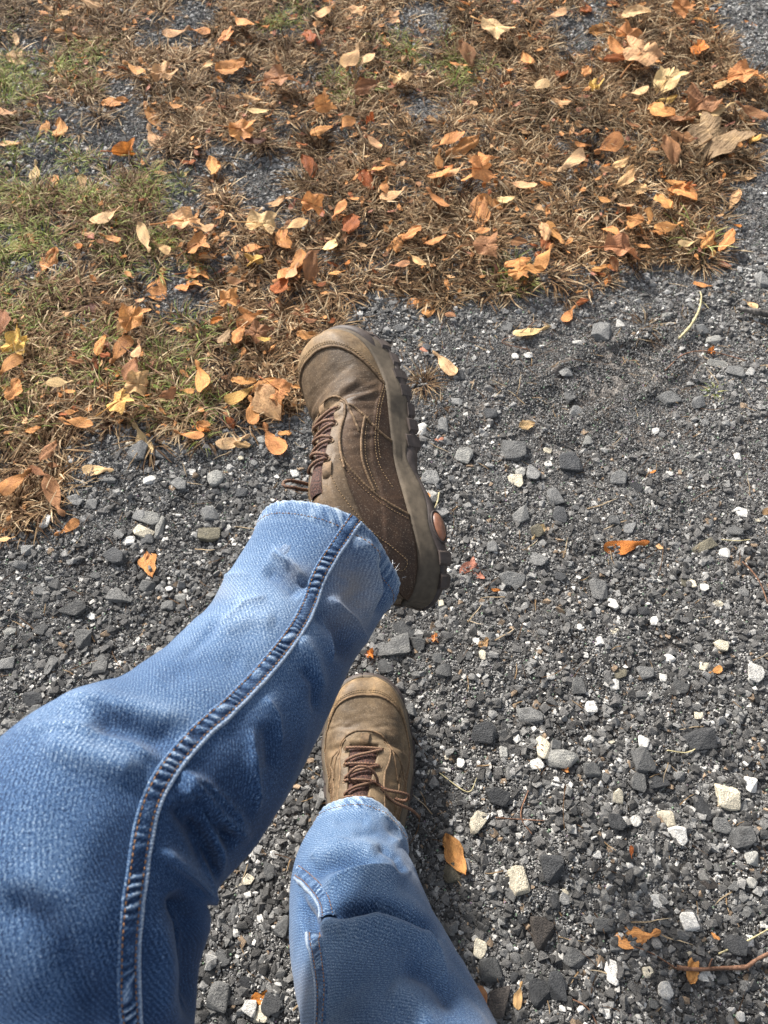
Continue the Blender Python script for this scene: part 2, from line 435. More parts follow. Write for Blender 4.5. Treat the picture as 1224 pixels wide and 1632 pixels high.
# ------------------------------------------------------------------ ground sheet
def axis(lo, hi, step, far):
    a = list(np.arange(lo, hi, step)); s = step
    x = a[-1]
    while x < far: s *= 1.35; x += s; a.append(x)
    x = a[0]; s = step; pre = []
    while x > -far: s *= 1.35; x -= s; pre.append(x)
    return np.array(pre[::-1] + a)
gx = axis(-1.15, 1.15, 0.0055, 120); gy = axis(-0.25, 2.15, 0.0055, 120)
GX, GY = np.meshgrid(gx, gy, indexing='ij')
GZ = hgt(GX, GY)
PXg, PYg, _z = project(np.stack([GX, GY, np.zeros_like(GX)], -1))
dust = 0.85 + 0.25 * vn(GX * 5, GY * 5, 21)
upper = sstep(1000, 520, PYg) * sstep(560, 760, PXg)
path = np.exp(-(((PXg - 980) / 260) ** 2 + ((PYg - 640) / 170) ** 2) ** 1.5)
dust = dust * (1 + .6 * upper) + 0.25 * upper + .35 * path
dust = dust * (1 + .6 * sstep(420, 250, PYg))  # far ground painted brighter, partly for the view towards the sun
dc = np.stack([dust * 1.0, dust * 0.985, dust * 0.97], -1)
gm = grass_mask(np.clip(PXg, -900, 2200), np.clip(PYg, -900, 2500))
dc = np.where((gm > 0.5)[..., None], dc * np.array((0.62, 0.47, 0.35)), dc)
o = link('ground', mk_mesh('ground', np.stack([GX, GY, GZ], -1).reshape(-1, 3), grid_faces(len(gx), len(gy))[:, ::-1], M_soil, True, dc.reshape(-1, 3)))
tag(o, 'dark stony soil under the gravel and the dry grass', kind='structure')

# ------------------------------------------------------------------ stones
def stone_mesh(name, seed, mat, n=13, bevel=0.0, round_=0.0):
    r = random.Random(seed); bm = bmesh.new()
    k = 0
    while k < n:
        p = Vector((r.gauss(0, 1), r.gauss(0, 1), r.gauss(0, 1)))
        if p.length < 0.2: continue
        p.normalize()
        e = 0.55 if round_ < 0.5 else 0.9
        p = Vector([math.copysign(abs(c) ** e, c) for c in p]) * r.uniform(0.85, 1.05)
        bm.verts.new(p); k += 1
    g = bmesh.ops.convex_hull(bm, input=bm.verts)
    bmesh.ops.delete(bm, geom=list({v for v in g['geom_interior'] + g['geom_unused'] if isinstance(v, bmesh.types.BMVert)}), context='VERTS')
    if bevel:
        bmesh.ops.dissolve_limit(bm, angle_limit=0.25, verts=bm.verts, edges=bm.edges)
        bmesh.ops.bevel(bm, geom=bm.edges[:] , offset=bevel, segments=1, affect='EDGES', clamp_overlap=True)
        bmesh.ops.triangulate(bm, faces=bm.faces)
        for v in bm.verts: v.co += Vector((r.uniform(-1, 1), r.uniform(-1, 1), r.uniform(-1, 1))) * 0.02
    co = np.array([v.co for v in bm.verts]); lo, hi = co.min(0), co.max(0)
    for v in bm.verts: v.co = Vector([(v.co[i] - (lo[i] + hi[i]) / 2) / (hi[i] - lo[i]) for i in range(3)])
    bmesh.ops.recalc_face_normals(bm, faces=bm.faces)
    me = bpy.data.meshes.new(name); bm.to_mesh(me); bm.free(); me.materials.append(mat)
    return me
def scatter(name, P, R, Sc, I, C, meshes, label):
    """one object of stuff: the meshes strewn over points by geometry nodes"""
    lib = bpy.data.collections.new(name + '_shapes')
    for i, me in enumerate(meshes):
        lib.objects.link(bpy.data.objects.new('%s_shape_%03d' % (name, i), me))
    me = bpy.data.meshes.new(name); me.vertices.add(len(P)); me.vertices.foreach_set('co', np.asarray(P, np.float32).ravel())
    for an, data, typ, key in (('rot', R, 'FLOAT_VECTOR', 'vector'), ('scl', Sc, 'FLOAT_VECTOR', 'vector'), ('idx', I, 'INT', 'value')):
        a = me.attributes.new(an, typ, 'POINT'); a.data.foreach_set(key, np.asarray(data, np.int32 if typ == 'INT' else np.float32).ravel())
    a = me.attributes.new('tint', 'FLOAT_COLOR', 'POINT')
    c = np.ones((len(P), 4), np.float32); c[:, :3] = C; a.data.foreach_set('color', c.ravel())
    ob = link(name, me)
    ng = bpy.data.node_groups.new(name, 'GeometryNodeTree')
    ng.interface.new_socket('Geometry', in_out='INPUT', socket_type='NodeSocketGeometry')
    ng.interface.new_socket('Geometry', in_out='OUTPUT', socket_type='NodeSocketGeometry')
    N = ng.nodes; gi = N.new('NodeGroupInput'); go = N.new('NodeGroupOutput')
    ip = N.new('GeometryNodeInstanceOnPoints'); ci = N.new('GeometryNodeCollectionInfo')
    ci.inputs['Collection'].default_value = lib; ci.inputs['Separate Children'].default_value = True; ci.inputs['Reset Children'].default_value = True
    ip.inputs['Pick Instance'].default_value = True
    def na(n, t):
        x = N.new('GeometryNodeInputNamedAttribute'); x.data_type = t; x.inputs['Name'].default_value = n
        return x.outputs['Attribute']
    L = ng.links
    L.new(gi.outputs[0], ip.inputs['Points']); L.new(ci.outputs[0], ip.inputs['Instance'])
    L.new(na('idx', 'INT'), ip.inputs['Instance Index'])
    L.new(na('rot', 'FLOAT_VECTOR'), ip.inputs['Rotation']); L.new(na('scl', 'FLOAT_VECTOR'), ip.inputs['Scale'])
    L.new(ip.outputs[0], go.inputs[0])
    md = ob.modifiers.new('scatter', 'NODES'); md.node_group = ng
    tag(ob, label, kind='stuff')
    return ob
def region_points(n, pad=160, r=rng):
    """random ground points inside (and a bit around) the view"""
    X = r.uniform(-1.15, 1.15, n * 3); Y = r.uniform(-0.22, 2.1, n * 3)
    px, py, z = project(np.stack([X, Y, np.zeros_like(X)], -1))
    k = (px > -pad) & (px < 1224 + pad) & (py > -pad * .5) & (py < 1632 + pad)
    return X[k], Y[k], px[k], py[k]
def stone_cols(n, r=rng):
    t = r.uniform(0, 1, n); v = r.uniform(0, 1, n)
    C = np.zeros((n, 3))
    dk = 0.046 + 0.115 * v ** 1.2; C[:] = dk[:, None] * np.array((1.0, 0.965, 0.925))
    m = t > 0.60; C[m] = ((0.13 + 0.17 * v) [:, None] * np.array((1.0, 0.98, 0.94)))[m]
    m = t > 0.82; C[m] = ((0.45 + 0.33 * v)[:, None] * np.array((1.0, 0.965, 0.90)))[m]
    m = t > 0.965; C[m] = ((0.18 + 0.25 * v)[:, None] * np.array((1.0, 0.72, 0.48)))[m]
    return C
# gravel, thousands of crushed stones
X, Y, px, py = region_points(92000)
d = 0.55 + 0.45 * sstep(500, 1200, py) + 0.35 * vn(X * 9, Y * 9, 31)
d = d * np.where(grass_mask(px, py) > 0.5, 0.35, 1.0)
fr = np.hypot((X - FOOT[0]) / 0.17, (Y - FOOT[1]) / 0.10); d *= np.where(fr < 1, 0.12, 1)
d *= 1 - .55 * np.exp(-(((px - 980) / 260) ** 2 + ((py - 640) / 170) ** 2) ** 1.5)
k = rng.uniform(0, 1, len(X)) < d; X, Y, px, py = X[k], Y[k], px[k], py[k]
n = len(X)
big = 1 + 0.25 * sstep(700, 1300, py)
sz = 0.0036 * (1 + rng.pareto(2.5, n)) * big; sz = np.clip(sz, 0.0034, 0.0125)
C = stone_cols(n); w = C[:, 0] > 0.3; sz[w] = np.minimum(sz[w], 0.0085) * 0.9
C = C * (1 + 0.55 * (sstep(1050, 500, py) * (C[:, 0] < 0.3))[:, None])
sx = sz * rng.uniform(0.8, 1.3, n); sy = sz * rng.uniform(0.65, 1.0, n); sz_ = sz * rng.uniform(0.32, 0.7, n)
Z = hgt(X, Y) + sz_ * rng.uniform(0.05, 0.4, n)
Rt = np.stack([rng.normal(0, .3, n), rng.normal(0, .3, n), rng.uniform(0, 6.28, n)], -1)
gravel_meshes = [stone_mesh('gravel_piece', 100 + i, M_st_i, 9 + i % 7, 0, 0) for i in range(26)] + [stone_mesh('gravel_piece', 200 + i, M_st_i, 16, 0, 1) for i in range(8)]
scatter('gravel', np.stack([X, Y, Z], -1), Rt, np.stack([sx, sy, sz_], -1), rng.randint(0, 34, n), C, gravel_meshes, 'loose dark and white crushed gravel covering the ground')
# grit, in small patches of many grains
def grit_patch(seed):
    r = np.random.RandomState(seed); V = []; F = []; CC = []
    base = [(-1, -1, -1), (1, -1, -1), (1, 1, -1), (-1, 1, -1), (0, 0, 1), (0.6, -0.5, .7)]
    fc = [(0, 1, 5), (1, 2, 5), (2, 4, 5), (2, 3, 4), (3, 0, 4), (0, 5, 4)]
    n = 230; cc = stone_cols(n, r); cc = np.where(cc > .3, cc * .5, cc)
    for i in range(n):
        a = r.uniform(0, 6.28); rr = 0.027 * math.sqrt(r.uniform()); x = rr * math.cos(a); y = rr * math.sin(a)
        s = r.uniform(0.0005, 0.0013); R = Euler((r.uniform(-.6, .6), r.uniform(-.6, .6), r.uniform(0, 6.28))).to_matrix()
        o = len(V)
        for b in base:
            p = R @ Vector((b[0] * s * 1.1 * r.uniform(.7, 1.2), b[1] * s * r.uniform(.7, 1.2), b[2] * s * .8))
            V.append((x + p.x, y + p.y, p.z + s * .5)); CC.append(cc[i])
        F += [tuple(o + k for k in f) for f in fc]
    return mk_mesh('grit_patch', V, F, M_grit, False, CC)
X, Y, px, py = region_points(4200)
n = len(X); e = 0.012
Rt = []
hx = (hgt(X + e, Y) - hgt(X - e, Y)) / (2 * e); hy = (hgt(X, Y + e) - hgt(X, Y - e)) / (2 * e)
for i in range(n):
    N = Vector((-hx[i], -hy[i], 1)).normalized()
    q = N.to_track_quat('Z', 'Y').to_matrix() @ Matrix.Rotation(random.uniform(0, 6.28), 3, 'Z')
    Rt.append(tuple(q.to_euler()))
scatter('grit', np.stack([X, Y, hgt(X, Y)], -1), Rt, np.ones((n, 3)) * rng.uniform(.8, 1.3, (n, 1)), rng.randint(0, 8, n), np.ones((n, 3)), [grit_patch(i) for i in range(8)], 'fine grit lying between the gravel stones')

# ------------------------------------------------------------------ labels that say where
LM = [((205, 245), 'bright orange upright leaf'), ((395, 212), 'maroon-tipped orange leaf'), ((1145, 212), 'big brown maple leaf'),
      ((425, 358), 'pale spread maple leaf'), ((800, 45), 'pale folded maple leaf at top'), ((32, 540), 'yellow maple leaf at left edge'),
      ((197, 632), 'golden leaf in the green tuft'), ((302, 355), 'crumpled tan leaf'), ((1197, 218), 'curled yellow leaf'),
      ((1110, 375), 'green tuft at right'), ((1030, 510), 'lone dry tuft'), ((675, 605), 'dry tuft beside the raised shoe'),
      ((1105, 500), 'bent pale straw'), ((537, 528), 'raised shoe toe'), ((690, 945), 'raised shoe heel'), ((592, 1080), 'grounded shoe toe'),
      ((660, 1285), 'loose lace end'), ((1150, 1540), 'forked brown twig'), ((1018, 1497), 'brown winged seed by the twig'), ((725, 1362), 'lobed orange leaf'),
      ((998, 868), 'orange winged seed on bare gravel'), ((755, 908), 'rust leaf scrap'), ((847, 530), 'peach winged seed'), ((625, 1027), 'big grey stone below the raised heel'),
      ((1115, 1175), 'rounded black slate slab'), ((818, 712), 'blocky grey stone'), ((907, 735), 'dark slate disc'), ((955, 938), 'oval grey stone'),
      ((823, 1402), 'chalky white stone'), ((1162, 1268), 'cream ridged stone'), ((893, 1210), 'pale grey wedge stone'), ((763, 1312), 'cream stone near the lace'),
      ((4, 4), 'top left corner'), ((1220, 4), 'top right corner'), ((1220, 1628), 'bottom right corner'), ((1220, 700), 'right edge middle'),
      ((4, 1000), 'left edge middle'), ((610, 4), 'top edge middle'), ((330, 1600), 'bottom edge gap between the legs'), ((1205, 495), 'splinter of weathered wood'),
      ((720, 1600), 'grounded trouser leg'), ((440, 770), 'raised shoe lace loop'), ((710, 577), 'peach wing near the raised shoe'), ((1175, 290), 'grass edge at right')]
DIRS = ['right of', 'above and right of', 'above', 'above and left of', 'left of', 'below and left of', 'below', 'below and right of']
USED = {}
def where(x, y, own):
    c = sorted(((math.hypot(x - a, y - b), (a, b), n) for (a, b), n in LM if math.hypot(x - a, y - b) > 14))
    out = []
    for dd, (a, b), n in c[:5]:
        k = int(round(math.atan2(b - y, x - a) / (PI / 4))) % 8
        near = 'just ' if dd < 55 else 'some way ' if dd < 130 else 'far '
        out.append(near + DIRS[k] + ' the ' + n)
    return out
RANK = ['', 'second ', 'third ', 'fourth ', 'fifth ', 'sixth ', 'seventh ', 'eighth ', 'ninth ', 'tenth ']
def unique(desc, x, y):
    for w in where(x, y, None):
        s = desc + ' ' + w
        if s not in USED and len(s.split()) <= 15:
            USED[s] = 1; return s
    w = where(x, y, None)[0]
    base = desc + ' ' + w
    for r in RANK[1:]:
        s = r + base
        if s not in USED: USED[s] = 1; return s
    s = 'outlying ' + base; USED[s] = 1
    return s

# ------------------------------------------------------------------ the larger stones, one by one
big_meshes = [stone_mesh('stone_block', 300 + i, M_st_o, 11 + i % 6, 0.07, 0) for i in range(18)] + [stone_mesh('stone_round', 400 + i, M_st_o, 26, 0.10, 1) for i in range(6)]
SC = {'d': (0.046, 0.047, 0.049), 'g': (0.135, 0.134, 0.130), 'G': (0.080, 0.080, 0.079), 'l': (0.27, 0.265, 0.245), 'w': (0.60, 0.58, 0.54), 'c': (0.58, 0.52, 0.40), 'o': (0.125, 0.112, 0.08), 'b': (0.065, 0.055, 0.048)}
SN = {'d': 'dark slate', 'g': 'mid grey', 'G': 'charcoal grey', 'l': 'light grey', 'w': 'white', 'c': 'cream', 'o': 'olive grey', 'b': 'brown black'}
Z8 = [(1065,62,45,40,'c'),(885,103,50,30,'w'),(1010,133,40,30,'c'),(1180,155,55,60,'w'),(720,155,55,35,'o'),(808,152,55,45,'g'),(575,200,45,55,'g'),(620,270,40,40,'w'),
 (413,297,85,55,'g'),(255,358,85,75,'d'),(990,375,108,80,'d'),(460,410,48,75,'c'),(520,447,105,60,'l'),(435,465,48,34,'w'),(798,390,35,40,'w'),(795,450,75,80,'G'),
 (620,485,60,50,'g'),(850,520,70,50,'d'),(780,525,50,60,'g'),(305,575,78,60,'d'),(1090,575,75,85,'c'),(1170,530,45,50,'w'),(240,665,60,75,'c'),(875,650,60,55,'c'),
 (910,708,62,60,'w'),(710,575,40,50,'c'),(705,660,55,60,'d'),(735,657,25,25,'w'),(773,658,35,35,'w'),(500,525,30,30,'w'),(1065,670,60,55,'g'),(1130,710,90,70,'G'),
 (485,820,75,85,'d'),(368,858,66,85,'c'),(1020,870,60,35,'b'),(1165,780,50,50,'l'),(555,685,30,30,'w'),(640,772,30,25,'w'),(750,808,25,25,'w'),(790,813,30,25,'w'),
 (850,930,55,40,'w'),(150,830,60,60,'o'),(495,925,35,60,'d'),(950,1000,50,65,'w'),(665,1005,70,50,'G'),(1100,1075,88,58,'d'),(455,1035,75,95,'b'),(245,1090,45,55,'c'),
 (280,1160,80,75,'G'),(500,1215,60,85,'d'),(690,1170,45,70,'w'),(815,1170,40,35,'c'),(870,1230,50,50,'w'),(450,1240,85,78,'d'),(315,1275,88,80,'b'),(675,1310,25,30,'w'),
 (1010,1185,50,30,'w'),(1130,1320,30,30,'w'),(705,1085,40,30,'g'),(525,1115,30,25,'w'),(1160,1062,35,35,'w'),(1005,610,60,80,'d'),(180,460,26,30,'w'),(370,378,25,25,'w'),
 (230,50,25,25,'w'),(250,95,25,30,'c'),(650,50,25,30,'w'),(600,98,20,20,'w'),(483,165,30,30,'w'),(700,195,30,35,'w'),(980,265,30,25,'w'),(990,298,30,25,'c'),
 (930,200,55,45,'G'),(120,148,50,45,'G'),(100,105,45,35,'g'),(15,280,42,42,'g'),(870,170,28,25,'w'),(325,425,35,40,'l'),(565,1120,70,55,'G'),(30,55,55,50,'G')]
Z7 = [(360,668,85,80,'G'),(190,690,60,55,'l'),(548,712,76,72,'d'),(365,778,50,48,'c'),(660,268,65,60,'g'),(580,300,35,15,'w'),(885,500,75,40,'g'),(715,768,60,48,'g'),
 (500,830,45,60,'G'),(382,895,55,58,'g'),(515,895,45,55,'d'),(755,945,50,32,'g'),(440,950,40,48,'o'),(650,1148,60,75,'g'),(355,1115,85,55,'g'),(695,1200,35,40,'w'),
 (285,1005,40,40,'g'),(445,1050,60,45,'g'),(1010,995,85,36,'o'),(1160,410,35,25,'w'),(1110,410,60,38,'g'),(1060,380,72,32,'l'),(1205,95,42,48,'g'),(540,395,45,35,'g'),
 (575,535,45,40,'g'),(510,540,35,18,'w'),(45,605,35,42,'w'),(120,590,35,50,'g'),(75,770,60,46,'g'),(80,832,55,46,'l'),(105,880,62,48,'g'),(555,475,40,55,'G'),
 (1135,885,42,38,'w'),(1080,1020,36,34,'w'),(965,1125,36,30,'c'),(1120,945,50,36,'G'),(1010,1140,30,30,'w'),(640,1220,25,20,'w'),(840,1255,30,30,'w'),(480,715,25,20,'w'),
 (1120,697,26,24,'w'),(890,755,25,20,'w'),(775,800,40,30,'d'),(985,515,50,40,'G'),(940,1120,24,36,'o'),(1040,295,50,30,'l'),(1000,260,50,30,'g'),(430,750,50,50,'g'),(385,745,36,36,'l')]
Z6 = [(535,780,75,80,'G'),(625,785,82,40,'G'),(580,888,45,34,'w'),(840,880,62,58,'l'),(700,905,62,46,'g'),(295,975,62,38,'g'),(540,1025,50,46,'g'),(585,1033,78,56,'l'),
 (555,1088,76,46,'c'),(500,1123,46,32,'w'),(815,1015,70,55,'g'),(815,1090,84,66,'o'),(620,1065,32,90,'l'),(570,1115,50,40,'G'),(180,1060,46,52,'w'),(455,1185,92,55,'G'),
 (415,885,78,24,'g'),(110,1170,50,40,'g'),(460,1100,40,40,'g'),(830,932,56,24,'d'),(1150,860,32,30,'w'),(370,785,40,24,'w'),(505,745,30,22,'c')]
Z3 = [(340,232,62,48,'d'),(220,385,74,48,'G'),(355,350,72,42,'g'),(290,550,52,56,'g'),(245,475,50,56,'g'),(15,545,52,42,'g'),(95,650,60,48,'d'),(95,690,55,36,'g'),
 (60,262,42,30,'g'),(220,70,42,32,'g'),(380,183,30,25,'w'),(150,555,30,55,'g'),(270,410,24,20,'w'),(690,1290,25,46,'g'),(735,1190,30,32,'c'),(795,1165,32,50,'G'),
 (770,1305,20,22,'w'),(835,1325,40,56,'G'),(700,1345,20,25,'w'),(665,1420,50,40,'G'),(810,1115,25,25,'w'),(740,1565,42,40,'w'),(770,1580,46,50,'c'),(805,1555,62,58,'d'),
 (650,1530,62,70,'g'),(1162,495,100,74,'g'),(1192,450,62,48,'G'),(1140,560,42,40,'G'),(1095,470,42,36,'g'),(435,320,46,34,'g'),(170,320,44,34,'G'),(495,375,40,30,'g'),(120,450,40,34,'G')]
stones = [(650 + x / 2.132, 1000 + y / 2.132, w / 2.132, h / 2.132, c) for x, y, w, h, c in Z8] + [(650 + x / 2.132, 400 + y / 2.132, w / 2.132, h / 2.132, c) for x, y, w, h, c in Z7] \
       + [(x / 2.448, 400 + y / 2.448, w / 2.448, h / 2.448, c) for x, y, w, h, c in Z6] + [(x / 1.8545, 760 + y / 1.8545, w / 1.8545, h / 1.8545, c) for x, y, w, h, c in Z3]
LEG_L = [(400, 830), (430, 780), (490, 770), (480, 540), (560, 520), (640, 600), (720, 880), (640, 990), (560, 1110), (350, 1450), (320, 1700), (-50, 1700), (-50, 1140), (100, 1090), (300, 960)]
LEG_R = [(500, 1300), (500, 1160), (560, 1070), (620, 1080), (660, 1170), (650, 1320), (680, 1440), (770, 1700), (480, 1700), (455, 1480), (465, 1380)]
rs = random.Random(5)
tries = 0
while len(stones) < 298 and tries < 9000:
    tries += 1
    x = rs.uniform(5, 1219); y = rs.uniform(430, 1628)
    if rs.random() > 0.35 + 0.65 * (y > 950): continue
    if in_poly(np.array(x), np.array(y), LEG_L) or in_poly(np.array(x), np.array(y), LEG_R) or grass_mask(np.array(x), np.array(y)) > .5: continue
    if math.hypot(x - 955, (y - 600)) < 90: continue
    w = rs.uniform(11, 20); h = w * rs.uniform(.6, .95)
    if any(math.hypot(x - s[0], y - s[1]) < (w + s[2]) * .55 for s in stones): continue
    c = rs.choice('ddGGGggglwwc')
    if c in 'wc': w *= .75; h *= .75
    stones.append((x, y, w, h, c))
def sizew(w): return 'large' if w > 36 else 'medium' if w > 24 else 'small' if w > 15 else 'tiny'
for i, (x, y, w, h, c) in enumerate(stones):
    G = ground(x, y); z = (CAM_H) / (sp_ + (y - 816) / 1224 * cp)
    dep = PITCH + math.atan((y - 816) / 1224)
    rx = w * z / 1224; t = min(w, h) * z / 1224 * rs.uniform(.32, .52)
    ry = max(h * z / 1224 / math.sin(min(dep, PI / 2)) - t * .5 * math.cos(dep), rx * .45)
    mesh = rs.choice(big_meshes[:18] if c not in 'wl' else big_meshes)
    ob = link('stone', mesh)
    a = rs.choice((0, PI)) + rs.uniform(-.3, .3)
    ob.rotation_euler = (rs.gauss(0, .09), rs.gauss(0, .09), a)
    ob.location = (G[0], G[1] - t * .1, hg(G[0], G[1]) + t * rs.uniform(.18, .34) + .001)
    ob.scale = (rx * 1.08, ry * 1.08, t * 1.1)
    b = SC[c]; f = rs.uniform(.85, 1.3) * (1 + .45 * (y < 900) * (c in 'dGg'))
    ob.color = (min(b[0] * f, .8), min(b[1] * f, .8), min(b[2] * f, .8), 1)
    shape = rs.choice(('angular', 'chipped', 'blunt')) if w <= 24 else ('flat' if w / h > 1.5 else 'long' if w / h < .8 else 'broad')
    tag(ob, unique(sizew(w) + ' ' + shape + ' ' + SN[c] + ' stone', x, y), 'stone', 'larger stones lying in the gravel')

# ------------------------------------------------------------------ grass
def blade(V, F, Cc, r, base, ang, length, width, lift, curl, col, col2, seg=4):
    o = len(V); x, y = base; z = 0.0; a = ang; el = lift
    for s in range(seg + 1):
        t = s / seg; wv = width * (1 - t) ** .6 * .5 + 0.00012
        nx, ny = -math.sin(a), math.cos(a)
        tw = r.uniform(-.4, .4)
        V.append((x + nx * wv, y + ny * wv, z + tw * wv)); V.append((x - nx * wv, y - ny * wv, z - tw * wv))
        c = [col[k] * (1 - t) + col2[k] * t for k in range(3)]; Cc.append(c); Cc.append(c)
        st = length / seg
        x += math.cos(a) * math.cos(el) * st; y += math.sin(a) * math.cos(el) * st; z += math.sin(el) * st
        z = max(z, 0.0005 + .002 * t)
        el -= curl / seg; a += r.uniform(-.17, .17)
    for s in range(seg): F.append((o + 2 * s, o + 2 * s + 1, o + 2 * s + 3, o + 2 * s + 2))
DRY = [((.105, .060, .032), (.28, .175, .090)), ((.15, .092, .048), (.44, .31, .175)), ((.042, .024, .014), (.115, .066, .036)), ((.24, .17, .10), (.62, .49, .32)), ((.075, .042, .023), (.20, .118, .060)), ((.052, .030, .017), (.15, .088, .046))]
GREEN = [((.17, .21, .04), (.36, .40, .11)), ((.11, .16, .03), (.25, .32, .08)), ((.26, .26, .09), (.50, .47, .22))]
def tuft_mesh(name, seed, n, rad, lo, hi, wd, lift, pals, mat):
    r = random.Random(seed); V = []; F = []; Cc = []
    for i in range(n):
        a = r.uniform(0, 6.28); rr = rad * math.sqrt(r.random()); c = r.choice(pals); f = r.uniform(.7, 1.25)
        blade(V, F, Cc, r, (rr * math.cos(a), rr * math.sin(a)), a + r.uniform(-.9, .9), r.uniform(lo, hi), r.uniform(*wd), r.uniform(*lift), r.uniform(.6, 2.2),
              [k * f for k in c[0]], [k * f for k in c[1]])
    return mk_mesh(name, V, F, mat, False, Cc)
dry_t = [tuft_mesh('dry_tuft', 500 + i, 26, .014, .018, .056, (.0014, .0036), (.05, 1.3), DRY, M_grass) for i in range(10)]
mix_t = [tuft_mesh('green_tuft', 520 + i, 30, .012, .018, .045, (.0010, .0020), (.3, 1.25), GREEN + DRY[:2], M_grass) for i in range(5)]
def scatter_points(n, maskf):
    X, Y, px, py = region_points(n, 130); k = rng.uniform(0, 1, len(X)) < maskf(px, py)
    return X[k], Y[k], px[k], py[k]
GREENP = [((40, 330), 70), ((120, 320), 55), ((230, 310), 40), ((20, 130), 45), ((10, 385), 35), ((20, 590), 50), ((130, 560), 55), ((250, 590), 60), ((300, 640), 45), ((60, 540), 40), ((640, 75), 26),
          ((230, 385), 50), ((820, 450), 22), ((330, 540), 40), ((10, 640), 45), ((120, 90), 40), ((550, 130), 26), ((730, 110), 30), ((310, 430), 30), ((450, 25), 24), ((30, 480), 45)]
def green(px, py):
    g = np.zeros(np.shape(px))
    for (a, b), r in GREENP: g = np.maximum(g, np.exp(-((px - a) ** 2 + (py - b) ** 2) / (r * r)))
    return g
def dens(px, py):
    e = grass_mask(px, py); return e * np.clip(0.60 + 1.0 * vn(px / 30, py / 22, 41) + .3 * vn(px / 11, py / 8, 44), .04, 1)
X, Y, px, py = scatter_points(8000, dens)
n = len(X); s = rng.uniform(.7, 1.25, n)
gl = 1.0 + .55 * vn(X * 14, Y * 14, 42)
scatter('dry_grass', np.stack([X, Y, hgt(X, Y)], -1), np.stack([rng.normal(0, .12, n), rng.normal(0, .12, n), rng.uniform(0, 6.28, n)], -1), np.stack([s, s, s * .62], -1),
        rng.randint(0, 10, n), np.stack([gl, gl * .97, gl * .93], -1), dry_t, 'matted dry brown grass covering the upper part of the ground')
X, Y, px, py = scatter_points(7000, lambda a, b: green(a, b) * np.clip(.55 + .9 * vn(a / 14, b / 11, 43), 0, 1))
n = len(X); s = rng.uniform(.7, 1.2, n)
scatter('green_grass', np.stack([X, Y, hgt(X, Y)], -1), np.stack([rng.normal(0, .1, n), rng.normal(0, .1, n), rng.uniform(0, 6.28, n)], -1), np.stack([s, s, s], -1),
        rng.randint(0, 5, n), np.ones((n, 3)), mix_t, 'patches of short green and straw-coloured grass')
# loose straw, flat on everything
def straw_mesh(seed, dark=False):
    r = random.Random(seed); V = []; F = []; Cc = []
    c = random.Random(seed).choice(DRY[1:4] if not dark else [DRY[2], DRY[4]])
    blade(V, F, Cc, r, (0, 0), 0, r.uniform(.012, .05), r.uniform(.0006, .0013), .06, .12, c[0], c[1], 6)
    return mk_mesh('loose_straw', V, F, M_grass, False, Cc)
def sdens(px, py):
    e = grass_mask(px, py); return np.where(e > .5, .9, .16 + .25 * sstep(200, 0, np.abs(py - 560)) * (px > 500))
X, Y, px, py = scatter_points(5200, sdens)
n = len(X); g = grass_mask(px, py) > .5
scatter('loose_straw', np.stack([X, Y, hgt(X, Y) + np.where(g, rng.uniform(.004, .014, n), .003)], -1), np.stack([rng.normal(0, .1, n), rng.normal(0, .12, n), rng.uniform(0, 6.28, n)], -1),
        np.ones((n, 3)) * rng.uniform(.6, 1.3, (n, 1)), rng.randint(0, 12, n), np.ones((n, 3)), [straw_mesh(600 + i, i % 3 == 0) for i in range(12)], 'loose bits of straw and dead grass stems')
# single tufts standing on the gravel
def tuft(name, px, py, n, rad, lo, hi, wd, lift, pals, label, seed, sc=1):
    o = link(name, tuft_mesh(name, seed, n, rad, lo, hi, wd, lift, pals, M_grass_o))
    g = ground(px, py); o.location = (g[0], g[1], hg(g[0], g[1])); tag(o, label, 'grass tuft', 'grass tufts standing on the gravel')
tuft('grass_tuft', 1030, 515, 60, .010, .02, .055, (.0008, .0017), (.05, .7), DRY, 'lone dry brown tuft spread out on bare gravel at right', 701)
tuft('grass_tuft', 675, 608, 90, .014, .02, .05, (.0009, .0018), (.05, .9), DRY, 'dense dry tuft beside the sole of the raised shoe', 702)
tuft('grass_tuft', 1115, 385, 60, .018, .03, .085, (.0013, .0026), (.2, 1.0), GREEN + [DRY[3]], 'tall loose green tuft at the right grass edge', 703)
tuft('grass_tuft', 1137, 625, 30, .006, .01, .022, (.0008, .0016), (.1, .9), GREEN + DRY[3:4], 'tiny green and tan tuft on the gravel near the right edge', 704)
tuft('grass_tuft', 700, 645, 30, .010, .015, .035, (.0008, .0016), (.05, .6), DRY, 'sparse dry tuft just below the dense one by the sole', 705)
tuft('grass_tuft', 45, 800, 90, .022, .02, .06, (.0009, .0018), (.05, .8), DRY, 'dry tuft at the lowest tip of the grass by the left edge', 706)
tuft('grass_tuft', 905, 470, 80, .012, .02, .045, (.0009, .0018), (.1, 1.0), DRY, 'dark dry tuft jutting from the grass edge onto the gravel', 707)
tuft('grass_tuft', 130, 450, 24, .012, .02, .045, (.0009, .0018), (.1, 1.0), GREEN, 'small olive green tuft among the leaves at left', 708)

